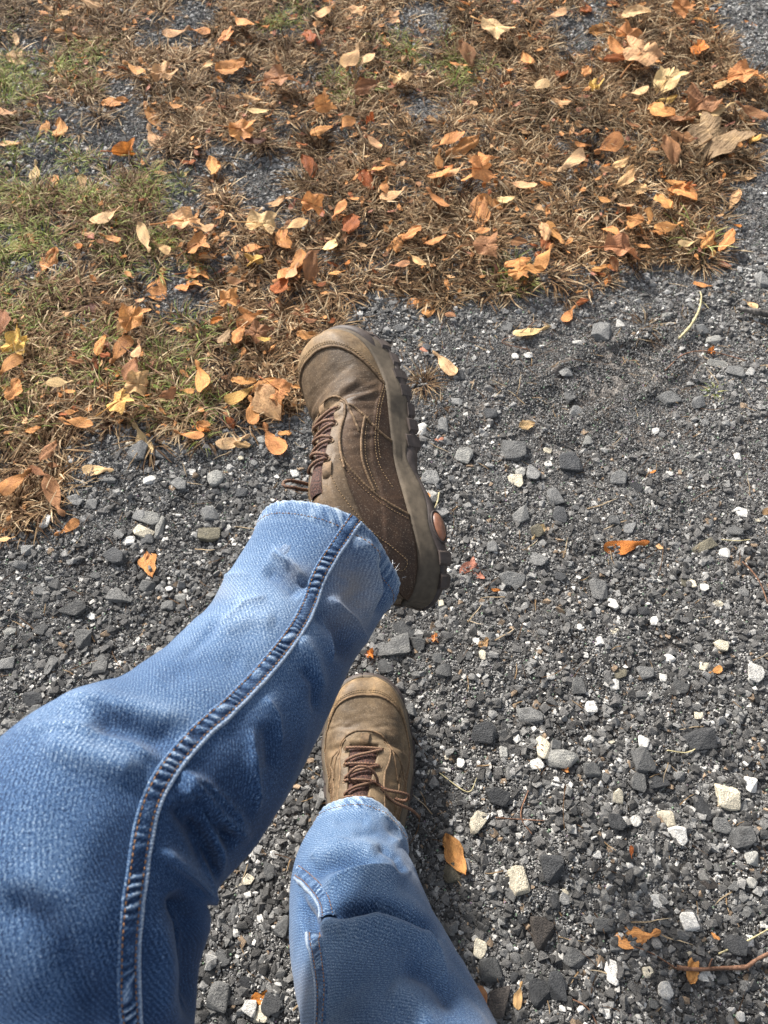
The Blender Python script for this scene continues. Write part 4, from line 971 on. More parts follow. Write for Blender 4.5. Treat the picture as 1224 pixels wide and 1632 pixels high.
# left leg (crossed outward): shin runs from the hem by the raised shoe to the knee at lower left
stL = [(520, 886, .700, 125), (460, 992, .655, 121), (412, 1070, .615, 133), (354, 1150, .58, 153), (282, 1226, .545, 176), (172, 1308, .512, 210), (104, 1425, .488, 234), (72, 1600, .47, 236)]
exL = [(-.205, -.12, .44, .094), (-.17, -.28, .42, .10), (-.13, -.44, .40, .105), (-.10, -.55, .39, .11)]
VL, NL, sL, thL, RL = leg_tube(stL, exL)
foldsL = [
 ([(288, 1228), (330, 1250), (375, 1295), (392, 1325)], .0030, 4.5), ([(285, 1236), (322, 1272), (345, 1315), (352, 1385)], .0030, 4.5), ([(262, 1262), (296, 1300), (322, 1352), (336, 1420), (336, 1470)], .0030, 6),
 ([(268, 1372), (300, 1392), (332, 1418)], .0028, 5), ([(400, 1190), (404, 1235), (408, 1300)], .0020, 4), ([(290, 1440), (306, 1490), (310, 1560), (310, 1620)], .0030, 5), ([(300, 1300), (330, 1345), (342, 1400)], -.0050, 9),
 ([(120, 1116), (160, 1122), (210, 1138)], .0018, 6), ([(150, 1135), (220, 1160), (262, 1185)], -.002, 12), ([(30, 1160), (120, 1160), (210, 1185), (255, 1215)], .0030, 7),
 ([(432, 868), (452, 893), (478, 915)], .0022, 4), ([(455, 903), (472, 925), (492, 935)], -.0028, 4.5), ([(576, 850), (596, 890), (600, 925), (588, 970)], .0026, 5), ([(515, 975), (530, 1010), (532, 1060)], .0022, 5),
 ([(420, 1110), (440, 1140), (448, 1190)], .0020, 6), ([(480, 1060), (500, 1090), (505, 1140)], -.0028, 8), ([(350, 1000), (390, 960), (425, 950)], .0020, 7), ([(285, 1050), (330, 1010), (350, 985)], -.0020, 8),
 ([(430, 880), (458, 902), (486, 930)], .0045, 9), ([(420, 905), (450, 925), (480, 950)], -.0035, 12),
 ([(325, 935), (360, 920), (400, 918)], .003, 10), ([(300, 970), (345, 960), (380, 965)], -.002, 12),
 ([(90, 1120), (160, 1112), (240, 1135), (300, 1150)], .003, 16), ([(140, 1150), (210, 1165), (290, 1185)], -.005, 24), ([(60, 1185), (150, 1210), (230, 1235)], .005, 24),
 ([(285, 1225), (320, 1262), (350, 1300), (400, 1340)], .0052, 8), ([(300, 1262), (335, 1305), (370, 1350)], -.0062, 13),
 ([(280, 1248), (315, 1280), (340, 1330), (352, 1400)], .0050, 8), ([(275, 1275), (305, 1320), (330, 1380)], -.0068, 12),
 ([(245, 1350), (290, 1375), (322, 1405), (330, 1440)], .0050, 13), ([(275, 1420), (300, 1470), (308, 1540), (312, 1632)], -.0100, 15), ([(245, 1450), (262, 1530), (262, 1632)], .004, 18),
 ([(400, 1160), (398, 1220), (410, 1290)], .0028, 9), ([(425, 1150), (430, 1230)], -.003, 12),
 ([(560, 850), (588, 892), (592, 940), (575, 1000)], .0055, 11), ([(598, 880), (612, 930), (600, 985)], -.005, 10),
 ([(500, 965), (540, 1005), (558, 1060)], -.0050, 13), ([(520, 950), (560, 985), (585, 1030)], .0040, 10), ([(470, 1010), (500, 1050), (515, 1110)], .003, 13),
 ([(340, 1010), (400, 985), (440, 990)], .0022, 14), ([(250, 1080), (330, 1050), (390, 1060)], -.002, 18), ([(-20, 1420), (60, 1470), (130, 1560), (160, 1640)], -.004, 26), ([(20, 1380), (110, 1430), (170, 1500)], .002, 26)]
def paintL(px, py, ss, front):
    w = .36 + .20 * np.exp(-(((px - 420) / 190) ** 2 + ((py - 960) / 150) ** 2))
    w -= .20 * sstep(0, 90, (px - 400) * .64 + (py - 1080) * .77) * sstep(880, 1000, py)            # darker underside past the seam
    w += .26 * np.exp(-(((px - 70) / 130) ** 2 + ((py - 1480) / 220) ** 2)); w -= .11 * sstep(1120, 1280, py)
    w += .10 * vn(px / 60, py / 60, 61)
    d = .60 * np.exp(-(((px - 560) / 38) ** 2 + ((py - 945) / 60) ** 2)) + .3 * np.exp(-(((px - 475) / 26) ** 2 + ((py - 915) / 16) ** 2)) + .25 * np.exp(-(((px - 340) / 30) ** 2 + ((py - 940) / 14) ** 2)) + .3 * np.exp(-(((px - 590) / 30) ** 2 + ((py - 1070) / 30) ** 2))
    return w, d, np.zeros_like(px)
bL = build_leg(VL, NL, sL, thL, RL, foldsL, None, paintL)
stR = [(573, 1322, .845, 71), (562, 1388, .80, 95), (573, 1460, .745, 112), (590, 1530, .69, 124), (615, 1600, .64, 136), (652, 1700, .58, 152), (690, 1850, .50, 185)]
exR = [(.045, -.16, .40, .085), (.075, -.28, .43, .092), (.095, -.42, .41, .10), (.10, -.55, .39, .11)]
VR, NR, sR, thR, RR = leg_tube(stR, exR)
foldsR = [
 ([(520, 1455), (560, 1443), (600, 1439), (635, 1450), (668, 1468)], -.0060, 5), ([(523, 1418), (560, 1399), (600, 1394), (645, 1403)], .0026, 5), ([(600, 1348), (630, 1368), (645, 1392)], -.0040, 6),
 ([(490, 1372), (520, 1348), (560, 1344)], .0022, 5), ([(560, 1330), (600, 1326), (630, 1340)], -.0018, 7), ([(668, 1480), (700, 1520), (715, 1570)], .0025, 8), ([(480, 1420), (488, 1470), (497, 1490)], -.004, 6),
 ([(500, 1375), (540, 1352), (580, 1350), (620, 1368), (650, 1400)], .0045, 13), ([(485, 1400), (520, 1378), (565, 1375), (610, 1385)], -.0060, 12), ([(590, 1355), (625, 1375), (648, 1392)], -.004, 9),
 ([(515, 1425), (545, 1402), (590, 1396), (640, 1408)], .0060, 14), ([(515, 1462), (560, 1446), (600, 1440), (640, 1455), (680, 1478), (705, 1500)], -.0100, 10),
 ([(540, 1485), (600, 1470), (650, 1490), (690, 1520)], .0060, 16), ([(500, 1480), (530, 1475), (560, 1485)], .004, 12), ([(480, 1440), (500, 1470), (505, 1500)], -.006, 12),
 ([(640, 1540), (690, 1560), (730, 1610)], -.004, 16), ([(620, 1570), (660, 1600), (690, 1650)], .003, 20), ([(600, 1290), (628, 1320), (640, 1350)], .003, 9), ([(530, 1310), (560, 1300), (590, 1310)], -.002, 10)]
def paintR(px, py, ss, front):
    w = .34 + .16 * np.exp(-(((px - 565) / 70) ** 2 + ((py - 1310) / 50) ** 2)) + .08 * np.exp(-(((px - 510) / 40) ** 2 + ((py - 1560) / 90) ** 2)) + .08 * vn(px / 50, py / 50, 62)  # sunlit hem front and left side painted paler, over the even fade
    w -= .05 * sstep(620, 700, px)  # shaded right side of the shin painted darker
    d = .25 * np.exp(-(((px - 480) / 22) ** 2 + ((py - 1580) / 40) ** 2))
    return w, d, np.zeros_like(px)
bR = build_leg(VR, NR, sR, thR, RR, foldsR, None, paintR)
# seat of the jeans, joining both legs
pel = []; ns, nm = 26, 60
for i in range(ns):
    t = i / (ns - 1); a = t * PI
    for j in range(nm):
        b = 2 * PI * j / nm
        pel.append((.215 * math.sin(a) ** .6 * math.cos(b), -.60 + .15 * math.sin(a) ** .6 * math.sin(b), .44 - .16 * math.cos(a)))
pel = np.array(pel)
allV = np.vstack([bL[0], bR[0], pel]); allC = np.vstack([bL[1], bR[1], np.tile((.35, 0, 0), (len(pel), 1))])
allU = np.vstack([bL[2], bR[2] + (3, 0), pel[:, :2] + (6, 0)]); f1, f2 = bL[3], bR[3] + len(bL[0])
f3 = grid_faces(ns, nm, True) + len(bL[0]) + len(bR[0])
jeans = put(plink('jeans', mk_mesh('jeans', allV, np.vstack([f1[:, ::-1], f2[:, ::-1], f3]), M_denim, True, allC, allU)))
def bvh_of(V, F): return BVHTree.FromPolygons([tuple(v) for v in V], [tuple(int(i) for i in f) for f in F])
bvL = bvh_of(bL[0], bL[3]); bvR = bvh_of(bR[0], bR[3])
def cast(bv, px, py):
    d = Vector(ray(px, py)).normalized()
    h = bv.ray_cast(Vector(CP), d)
    if h[0] is None: return None
    nrm = h[1] if h[1].dot(d) < 0 else -h[1]
    return np.array(h[0]), np.array(nrm)
def on_surface(bv, pts, step_px=1.2):
    pts = np.array(pts, float); L = np.linalg.norm(np.diff(pts, axis=0), axis=1).sum()
    out = []
    for x, y in smooth_line(pts, max(8, int(L / step_px))):
        h = cast(bv, x, y)
        if h: out.append(h)
    P = np.array([h[0] for h in out]); N = np.array([h[1] for h in out])
    k = 5
    for _ in range(3):
        P[1:-1] = (P[:-2] + 2 * P[1:-1] + P[2:]) / 4
    for _ in range(12):
        N[1:-1] = N[:-2] + 2 * N[1:-1] + N[2:]; N /= np.linalg.norm(N, axis=1)[:, None]
    return P, N
# felled inseam: puckered flat band, bright raised piping along one edge, two rows of stitching
def seam_strip(bv, pts, width, parent, seed, side=1):
    P, N = on_surface(bv, pts); T = np.gradient(P, axis=0); T /= np.linalg.norm(T, axis=1)[:, None]
    B = np.cross(N, T) * side; s = np.concatenate([[0], np.cumsum(np.linalg.norm(np.diff(P, axis=0), axis=1))])
    prof = [(-.54, -.0016, .30), (-.50, .0006, .62), (-.42, .0012, .45), (-.36, .0007, .2), (-.28, .0013, 0), (-.12, .0016, 0), (.05, .0016, 0), (.20, .0013, 0), (.28, .0007, .15), (.36, .0013, .3), (.42, .0018, .8), (.50, .0021, 1.0), (.57, .0013, .75), (.62, -.0016, .25)]
    V = []; C = []; U = []
    for i in range(len(P)):
        ph = s[i] * 2 * PI / .0070 + 5.5 * float(vn(s[i] * 75, seed, 71)); am = .45 + .75 * float(vn(s[i] * 45, seed + 4, 72))
        for j, (o, h, w) in enumerate(prof):
            mid = 1.0 if 4 <= j <= 7 else (.45 if j in (3, 8) else .12)
            pk = math.sin(ph + o * 2.0) * am
            sk = .5 * float(vn(s[i] * 120, seed + 9 + o * 2.5, 74))
            pk = math.sin(ph + o * 4.0 * am + sk * 3) * am + sk
            V.append(P[i] + B[i] * o * width * (1 + .06 * float(vn(s[i] * 90, seed + 7 + o, 73))) + N[i] * (h + .0009 * pk * mid + (.0002 * math.sin(s[i] * 2 * PI / .0022 + j) if j in (10, 11, 12) else 0)))
            w = w * (1 if seed == 1 else .7)
            C.append((np.clip(w * .62 + .10 + mid * (.14 + .55 * pk), 0, 1.1) if mid > .3 else w * .60 + .12, 0, .5 * (j in (11, 12)) + .2 * (j == 10))); U.append((s[i] + 9, o * width * 1.0))
    F = grid_faces(len(P), len(prof))
    o = put(plink('inseam', mk_mesh('inseam', V, F if side < 0 else F[:, ::-1], M_denim, True, C, U), parent))
    mb = MB(); pitch = .0034
    for o_ in (-.36, .30):
        k = 0; q = 0.0
        while q < s[-1] - pitch:
            i0 = min(np.searchsorted(s, q), len(P) - 1); i1 = min(np.searchsorted(s, q + pitch * .68), len(P) - 1)
            if i1 > i0:
                a = P[i0] + B[i0] * o_ * width + N[i0] * .0011; b = P[i1] + B[i1] * o_ * width + N[i1] * .0011; c = (a + b) / 2 + N[i0] * .0005
                mb.tube([a, c, b], [.00022, .00042, .00022], 5)
            q += pitch
    st = put(plink('stitching', mb.mesh('stitching', M_othread), parent)); st['kind'] = 'stuff'
SEAM_L = [(567, 826), (545, 858), (522, 893), (505, 925), (494, 958), (474, 998), (444, 1040), (405, 1085), (362, 1128), (322, 1163), (290, 1198), (264, 1232), (243, 1272), (229, 1320), (218, 1390), (208, 1470), (204, 1550), (208, 1632), (214, 1700)]
seam_strip(bvL, SEAM_L, .0122, jeans, 1, 1)
seam_strip(bvR, [(474, 1388), (490, 1402), (508, 1420), (519, 1440), (522, 1462)], .0135, jeans, 2, -1)
seam_strip(bvR, [(500, 1488), (504, 1510), (509, 1540), (513, 1580), (511, 1632), (508, 1690)], .0135, jeans, 3, -1)
# hem stitching
def hem_stitch(V2, s, th, hem_w, seed):
    k = 6; i = k + int((hem_w - .0028) / (s[1] - s[0])); ring = V2[i]; c = ring.mean(0); mb = MB(); m = len(ring)
    per = np.linalg.norm(np.diff(ring, axis=0), axis=1).sum(); n = int(per / .0034)
    for q in range(n):
        a = ring[int(q / n * m) % m]; b = ring[int((q + .62) / n * m) % m]
        na = (a - c) / np.linalg.norm(a - c)
        mb.tube([a + na * .0002, (a + b) / 2 + na * .0007, b + na * .0002], [.0002, .0004, .0002], 4)
    st = put(plink('stitching', mb.mesh('hem_stitching', M_othread), jeans)); st['kind'] = 'stuff'
hem_stitch(bL[4], sL, thL, .016, 1); hem_stitch(bR[4], sR, thR, .016, 2)
# frayed threads at the worn edge of the left hem
mb = MB(); rf = random.Random(3); ring = bL[4][5]; cc_ = ring.mean(0); ax_ = (bL[4][6] .mean(0) - bL[4][20].mean(0)); ax_ /= np.linalg.norm(ax_)
for p in ring[::2]:
    x, y, _ = project(p); near = math.exp(-((x - 625) / 30) ** 2 - ((y - 940) / 50) ** 2)
    if rf.random() < .10 + .6 * near:
        d = (p - cc_) / np.linalg.norm(p - cc_); L = rf.uniform(.0015, .004) * (1 + 1.2 * near)
        q1 = p + ax_ * L * .5 + np.array([rf.gauss(0, .0006) for _ in range(3)]); q2 = q1 + ax_ * L * .5 + d * rf.uniform(-.002, .003) + np.array([rf.gauss(0, .0012) for _ in range(3)])
        mb.tube([p - d * .0005, q1, q2], [.00022, .00018, .00008], 4)
fr_ = put(plink('frayed_thread', mb.mesh('frayed_thread', M_fray), jeans)); fr_['kind'] = 'stuff'

# ------------------------------------------------------------------ shoes
SL = .300
def cinterp(x, xs, ys):
    x = np.clip(x, xs[0], xs[-1]); i = np.clip(np.searchsorted(xs, x, 'right') - 1, 0, len(xs) - 2)
    xs = np.array(xs, float); ys = np.array(ys, float); m = np.gradient(ys, xs)
    h = xs[i + 1] - xs[i]; t = (x - xs[i]) / h
    return (2 * t**3 - 3 * t**2 + 1) * ys[i] + (t**3 - 2 * t**2 + t) * h * m[i] + (-2 * t**3 + 3 * t**2) * ys[i + 1] + (t**3 - t**2) * h * m[i + 1]
def endcap(x, p=4.0, q=.5):
    g = 2 * x / SL - 1
    return np.clip(1 - np.abs(g) ** np.where(g > 0, p + 2.5, p), 0, 1) ** q
def w_med(x): return cinterp(x, [0, .04, .09, .13, .17, .21, .25, .30], [.036, .036, .034, .034, .040, .048, .049, .046])
def w_lat(x): return cinterp(x, [0, .04, .09, .13, .17, .21, .25, .30], [.036, .037, .038, .042, .050, .053, .049, .043])
def topH(x): return cinterp(x, [0, .03, .07, .11, .14, .17, .20, .225, .25, .275, .30], [.066, .078, .084, .084, .074, .060, .049, .043, .040, .037, .034])
def zfeather(x): return cinterp(x, [0, .06, .13, .20, .25, .30], [.034, .033, .031, .027, .026, .030])
def spring(x): return .020 * np.clip((x - .205) / .095, 0, 1) ** 2 + .004 * np.clip((.04 - x) / .04, 0, 1) ** 2
NU, NV = 230, 200
def shoe_upper():
    u = np.linspace(0, 1, NU); x = SL * (1 - np.cos(PI * u)) / 2; x = np.clip(x, .0004, SL - .0004)
    v = np.linspace(0, 1, NV); phi = PI * v
    X = x[:, None].repeat(NV, 1); e = endcap(x, 4.5, .5); eh = endcap(x, 7, .5)
    a = cinterp(x, [0, .12, .2, .26, .30], [.9, 1.0, .82, .66, .66]); b = cinterp(x, [0, .12, .2, .26, .30], [.7, .95, .9, .62, .6])
    c = np.cos(phi)[None]; s = np.sin(phi)[None]
    wm = (w_med(x) * e)[:, None]; wl = (w_lat(x) * e)[:, None]
    Yc = np.sign(c) * np.abs(c) ** a[:, None]
    Y = np.where(c > 0, -Yc * wm, -Yc * wl)        # medial side at -Y
    H = topH(x) * eh
    Zz = zfeather(x)[:, None] + H[:, None] * np.abs(s) ** b[:, None] + spring(x)[:, None]
    # ridge of the instep leans to the medial side
    Y = Y - (.006 * sstep(.24, .15, x))[:, None] * s ** 2
    return np.stack([X, Y, Zz], -1), x, v
UP0, ux, uv_ = shoe_upper()
def grid_norm(V):
    N = np.cross(np.gradient(V, axis=0), np.gradient(V, axis=1)); l = np.linalg.norm(N, axis=2)[..., None]; N = N / (l + 1e-12)
    c = V.mean((0, 1)) - (0, 0, .02); s = np.sign(((V - c) * N).sum(2)); s[s == 0] = 1
    return N * np.sign(s.sum())
UN0 = grid_norm(UP0)
def cam2w(c): return CP + RT * c[0] + UP * c[1] + FW * c[2]
def camdir(c): return RT * c[0] + UP * c[1] + FW * c[2]
def shoe_matrix(heel, toe, upv, mirror):
    f = np.array(toe) - np.array(heel); f /= np.linalg.norm(f); u = np.array(upv, float); u -= f * (u @ f); u /= np.linalg.norm(u)
    l = np.cross(u, f)
    M = np.eye(4); M[:3, 0] = f; M[:3, 1] = l * (-1 if mirror else 1); M[:3, 2] = u; M[:3, 3] = heel
    return M
# left shoe: raised, sole turned to the right, inner side towards the viewer
hx_, hy_, hz_ = SHOE1_HEEL = (694, 958, .735)
tx_, ty_, tz_ = SHOE1_TOE = (580, 585, .845)
ang = math.radians(45)
M1 = None
heel1 = at(*SHOE1_HEEL); toe1 = at(*SHOE1_TOE)
fdir = (toe1 - heel1) / np.linalg.norm(toe1 - heel1)
cdir = -FW - fdir * (-FW @ fdir); cdir /= np.linalg.norm(cdir)
rdir = np.cross(fdir, cdir); rdir = rdir if rdir @ RT > 0 else -rdir
up1 = math.cos(ang) * cdir - math.sin(ang) * rdir
M1 = shoe_matrix(heel1, toe1, up1, False)
h2 = ground(573, 1480, 0.0); SH2 = np.array((-.030, .002, .006)); dir2 = np.array((.035, 1, 0.0))
M2 = shoe_matrix(SH2, SH2 + dir2, (0, 0, 1), True)
def tf(M, P): P = np.asarray(P); return P @ M[:3, :3].T + M[:3, 3]

# bvh of the raised shoe, to read seam lines off the photo
Wv = tf(M1, UP0).reshape(-1, 3); bvS = bvh_of(Wv, grid_faces(NU, NV))
Wtree = Wv
def px_to_uv(pts, n):
    out = []
    for x, y in smooth_line(pts, n):
        h = cast(bvS, x, y)
        if h is None: continue
        i = int(np.argmin(((Wtree - h[0]) ** 2).sum(1))); out.append((i // NV, i % NV))
    return out
def uvline(pts, n=60):
    o = px_to_uv(pts, n)
    if len(o) < 4: return []
    a = np.array(o, float)
    for _ in range(4): a[1:-1] = (a[:-2] + 2 * a[1:-1] + a[2:]) / 4
    return a
def Sxy(a, V, N, lift=0.0):
    out = []
    for u, v in a:
        u = min(max(u, 0), NU - 1.001); v = min(max(v, 0), NV - 1.001); i, j = int(u), int(v); fu, fv = u - i, v - j
        f = lambda G: (G[i, j] * (1 - fu) + G[i + 1, j] * fu) * (1 - fv) + (G[i, j + 1] * (1 - fu) + G[i + 1, j + 1] * fu) * fv
        out.append(f(V) + f(N) * lift)
    return np.array(out)
def U(xm): return (NU - 1) * math.acos(1 - 2 * min(max(xm / SL, 0), 1)) / PI     # metres along the shoe -> grid row
def gl(pts, n=50):    # (x metres, v 0..1) -> grid line
    return smooth_line([(U(x), v * (NV - 1)) for x, v in pts], n)
# seam lines in shoe coordinates (x from heel in m, v across: 0 inner edge, .5 top, 1 outer edge)
CAP = [(.207, .0), (.226, .06), (.249, .16), (.265, .30), (.273, .5), (.268, .66), (.251, .84), (.229, .94), (.209, 1.0)]
VAMP = [(.160, .20), (.182, .27), (.205, .36), (.216, .5), (.205, .64), (.182, .73), (.160, .80)]
EYE = [(.205, .385), (.196, .335), (.182, .325), (.168, .335), (.155, .325), (.140, .30), (.120, .27), (.09, .25), (.05, .22)]
ARC = [(.196, .335), (.190, .26), (.176, .17), (.160, .08), (.150, .0)]
SIDE = [(.178, .175), (.158, .185), (.132, .175), (.112, .15), (.096, .13)]
STRAP = [(.135, .29), (.110, .20), (.085, .10), (.070, .0)]
STRAP2 = [(.120, .36), (.09, .30), (.06, .22), (.035, .10), (.026, .06), (.020, .12), (.045, .28)]
FOX = [(.215, .02), (.19, .085), (.16, .11), (.13, .10), (.10, .05)]
FOX2 = [(.210, .02), (.186, .072), (.158, .095), (.13, .085)]
def mir(l): return [(x, 1 - v) for x, v in l]
TH0, TH1, THW = .112, .200, .075      # throat opening: rear, front, half width in v

def build_shoe(M, name_label, flip, laces_loops):
    V = UP0.copy(); N = UN0.copy(); X = V[..., 0]; vv = np.repeat(uv_[None], NU, 0)
    iu = np.repeat(np.arange(NU, dtype=float)[:, None], NV, 1); jv = np.repeat(np.arange(NV, dtype=float)[None], NU, 0)
    d = np.zeros((NU, NV)); off = .014 * flip; T0, T1 = TH0 + off, TH1 + off
    fw = lambda L: [(x + off * min(1, x / .12), v) for x, v in L]
    VAMP, EYE, ARC, SIDE = fw(globals()['VAMP']), fw(globals()['EYE']), fw(globals()['ARC']), fw(globals()['SIDE'])
    S1 = 1.0
    # overlays stand proud of the vamp: toe cap, eyestay, foxing, heel strap
    def line_d(l):
        a = gl(l, 40); return seg_dist(iu, jv, [tuple(p) for p in a])[0]
    capx = np.interp(vv, *zip(*sorted([(v, x) for x, v in gl_x(CAP)]))); cap = sstep(-.0012, .0008, X - capx)
    d += (.0012 - .0005 * flip) * cap
    ev = np.interp(X, *zip(*sorted([(x, v) for x, v in EYE]))); r = np.minimum(vv, 1 - vv)
    eye = sstep(-.012, .008, r - ev) * sstep(.222 + off, .214 + off, X + .03 * np.abs(vv - .5)); d += .0011 * eye
    fv = np.interp(X, [.0, .03, .07, .10, .13, .16, .19, .215, .22], [.2, .16, .12, .10, .125, .13, .10, .04, .0]); fox = sstep(.010, -.008, r - fv) * (X < .22); d += .0010 * fox
    hs = np.interp(X, [0, .03, .06, .09, .12, .135], [.30, .34, .36, .36, .36, .34]); hl = np.interp(X, [0, .07, .085, .11, .135], [.0, .0, .10, .20, .29])
    strap = sstep(-.01, .01, r - hl) * sstep(.01, -.01, r - hs) * (X < .137); d += .0012 * strap
    # walking creases across the vamp
    fx = np.exp(-((X - .205 - off) / .030) ** 2) * sstep(.02, .12, r)
    cr = vn(X * 210 + 2 * np.sin(vv * 7), vv * 5, 81 + flip) * .5 + vn(X * 110 + 3 * vv, vv * 3, 83 + flip)
    d -= .0032 * fx * np.clip(cr, -.3, 1) + .0030 * np.exp(-((X - .208 - .05 * (vv - .3) ** 2) / .006) ** 2) * sstep(.10, .25, r)
    fx2 = np.exp(-((X - .168) / .03) ** 2) * sstep(.32, .2, r) * sstep(.05, .12, r); d -= .0009 * fx2 * vn(X * 260, vv * 7, 85)
    d += .0012 * vn(X * 30, vv * 6, 86 + flip)
    # throat recess
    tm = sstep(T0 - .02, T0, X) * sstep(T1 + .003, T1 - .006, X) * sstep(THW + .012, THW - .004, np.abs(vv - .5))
    d -= .0045 * tm
    edge_fade = np.minimum(1, np.minimum(vv, 1 - vv) / .02)
    V += N * (d * edge_fade)[..., None]
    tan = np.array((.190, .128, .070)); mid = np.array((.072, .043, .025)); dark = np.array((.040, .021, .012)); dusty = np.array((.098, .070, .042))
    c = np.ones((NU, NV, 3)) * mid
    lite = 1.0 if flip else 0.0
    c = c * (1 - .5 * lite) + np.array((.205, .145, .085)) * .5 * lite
    c = c + (tan - c) * (cap * (.9))[..., None]
    c = c + (dusty - c) * (sstep(.18, .25, X) * (1 - cap) * .55)[..., None]
    c = c + ((dark * (1 + .9 * lite)) - c) * (fox * .75 + strap * .5 + sstep(.12, .05, X) * .5).clip(0, .9)[..., None]
    c = c + (np.array((.16, .115, .07)) - c) * (eye * (1 - tm) * .5)[..., None]
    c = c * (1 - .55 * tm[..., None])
    c = c * (1 + .28 * vn(X * 34, vv * 8, 87 + flip)[..., None])
    uvm = np.stack([X, vv * .2], -1).reshape(-1, 2)
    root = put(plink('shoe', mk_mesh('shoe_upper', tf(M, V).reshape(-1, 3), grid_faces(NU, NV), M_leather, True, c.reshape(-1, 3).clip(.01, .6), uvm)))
    root['label'] = name_label
    Vn = grid_norm(V)
    # piped seams
    def pipe_obj(lines, rad, lift, mat, nm):
        mb = MB()
        for l in lines:
            a = gl(l, 90); P = Sxy(a, V, Vn, lift); T = np.arange(len(P))
            mb.tube(tf(M, P), rad * (1 + .16 * np.sin(T * 2.1)), 7)
        return put(plink(nm, mb.mesh(nm, mat), root))
    both = lambda L: L + [mir(l) for l in L]
    pipe_obj([CAP, VAMP] + both([EYE[:7], ARC, SIDE, STRAP]), .00135, .0001, M_pipe, 'seam_piping')
    mb = MB()
    def stitch(l, lift=.0004, pitch=.0030):
        a = gl(l, 260); P = Sxy(a, V, Vn, lift); N_ = Sxy(a, Vn, Vn, 0); s = np.concatenate([[0], np.cumsum(np.linalg.norm(np.diff(P, axis=0), axis=1))]); q = 0
        while q < s[-1] - pitch:
            i0 = np.searchsorted(s, q); i1 = min(np.searchsorted(s, q + pitch * .62), len(P) - 1)
            if i1 > i0: mb.tube(tf(M, [P[i0] - N_[i0] * .0002, (P[i0] + P[i1]) / 2 + N_[i0] * .0003, P[i1] - N_[i1] * .0002]), .00030, 4)
            q += pitch
    def shift(l, dx, dv): return [(x + dx, v + dv) for x, v in l]
    for l in [shift(CAP, .004, 0), shift(CAP, .0065, 0)] + both([FOX, FOX2, STRAP, shift(STRAP, -.004, .012), STRAP2, shift(SIDE, -.001, -.02)]): stitch(l)
    st = put(plink('stitching', mb.mesh('shoe_stitching', M_thread), root)); st['kind'] = 'stuff'
    # tongue
    tn = 40; tmv = 24; TV = []; TU = []
    for i in range(tn):
        x = T0 - .012 - off + (T1 - T0 + off + .008) * i / (tn - 1)
        for j in range(tmv):
            v = .5 + (THW + .012) * (2 * j / (tmv - 1) - 1)
            p = Sxy([(U(x), v * (NV - 1))], UP0, UN0, -.0016 + .0022 * (1 - (2 * j / (tmv - 1) - 1) ** 2) + .0022 * math.exp(-((i - 4) / 5) ** 2))[0]
            TV.append(p); TU.append((x, v * .2))
    put(plink('tongue', mk_mesh('tongue', tf(M, TV), grid_faces(tn, tmv), M_tongue, True, np.ones((len(TV), 3)), TU), root))
    # laces: rows run straight across, then slant up to the next pair of holes
    rows = [.194 + off, .174 + off, .154 + off, .134 + off]
    mb = MB(); ho = MB()
    def hole(x, sgn): return (x, .5 + sgn * (THW + .040))
    for k, x in enumerate(rows):
        def arcp(p, q, h, n=16):
            a = np.array([p, q]); t = np.linspace(0, 1, n)
            L = [(U(p[0] + (q[0] - p[0]) * s), (p[1] + (q[1] - p[1]) * s) * (NV - 1)) for s in t]
            P = Sxy(L, UP0, UN0, 0); NNn = Sxy(L, UN0, UN0, 0)
            hh = h * np.sin(PI * t) ** .45 + .0012 * (1 - np.sin(PI * t)) - .0016 * ((t < .03) | (t > .97))
            return P + NNn * hh[:, None]
        mb.tube(tf(M, arcp(hole(x, -1), hole(x, 1), .0036)), .00165, 8, (1, 1, 1))
        if k + 1 < len(rows):
            mb.tube(tf(M, arcp(hole(x, 1 if k % 2 else 1), hole(rows[k + 1] + .003, -1), .0044)), .00165, 8)
        for sg in (-1, 1):
            a, b = hole(x, sg); P = Sxy([(U(a), b * (NV - 1))], UP0, UN0, .0013)[0]; n_ = Sxy([(U(a), b * (NV - 1))], UN0, UN0, 0)[0]
            t1 = np.cross(n_, (1, 0, 0)); t1 /= np.linalg.norm(t1); t2 = np.cross(n_, t1)
            ho.tube(tf(M, [P + .0024 * (math.cos(q) * t1 + math.sin(q) * t2) for q in np.linspace(0, 2 * PI, 14)]), .0006, 5)
    for l in laces_loops: mb.tube(smooth_line(l, 60), .0017, 8)
    put(plink('lace', mb.mesh('lace', M_lace), root)); put(plink('eyelet', ho.mesh('eyelet', M_pipe), root))
    # webbing loops that carry the laces at the front and at the ankle
    mb = MB()
    for x0, v0, L_, W_ in ((.206 + off, .5, .014, .030), (.121 + off, .5 - THW - .05, .018, .055)):
        n1, n2 = 10, 8; B = []
        for i in range(n1):
            for j in range(n2):
                t = i / (n1 - 1); B.append(Sxy([(U(x0 + L_ * (t - .5)), (v0 + W_ * (j / (n2 - 1) - .5)) * (NV - 1))], UP0, UN0, .0018 + .0030 * math.sin(PI * t) ** .5)[0])
        mb.add(tf(M, B), grid_faces(n1, n2).tolist(), (1, 1, 1))
    put(plink('lace_loop', mb.mesh('lace_loop', M_pipe), root))
    # midsole: band all round the upper, cut in waves below
    K = 320; t = np.linspace(0, 2 * PI, K, endpoint=False)
    xs = SL * (1 - np.cos(t)) / 2; inner = t < PI
    xc = np.clip(xs, .0004, SL - .0004); e = endcap(xc, 4.5, .5)
    ye = np.where(inner, -w_med(xc) * e, w_lat(xc) * e)
    base = np.stack([xs, ye, np.zeros(K)], -1); tg = np.roll(base, -1, 0) - np.roll(base, 1, 0); tg /= np.linalg.norm(tg, axis=1)[:, None]
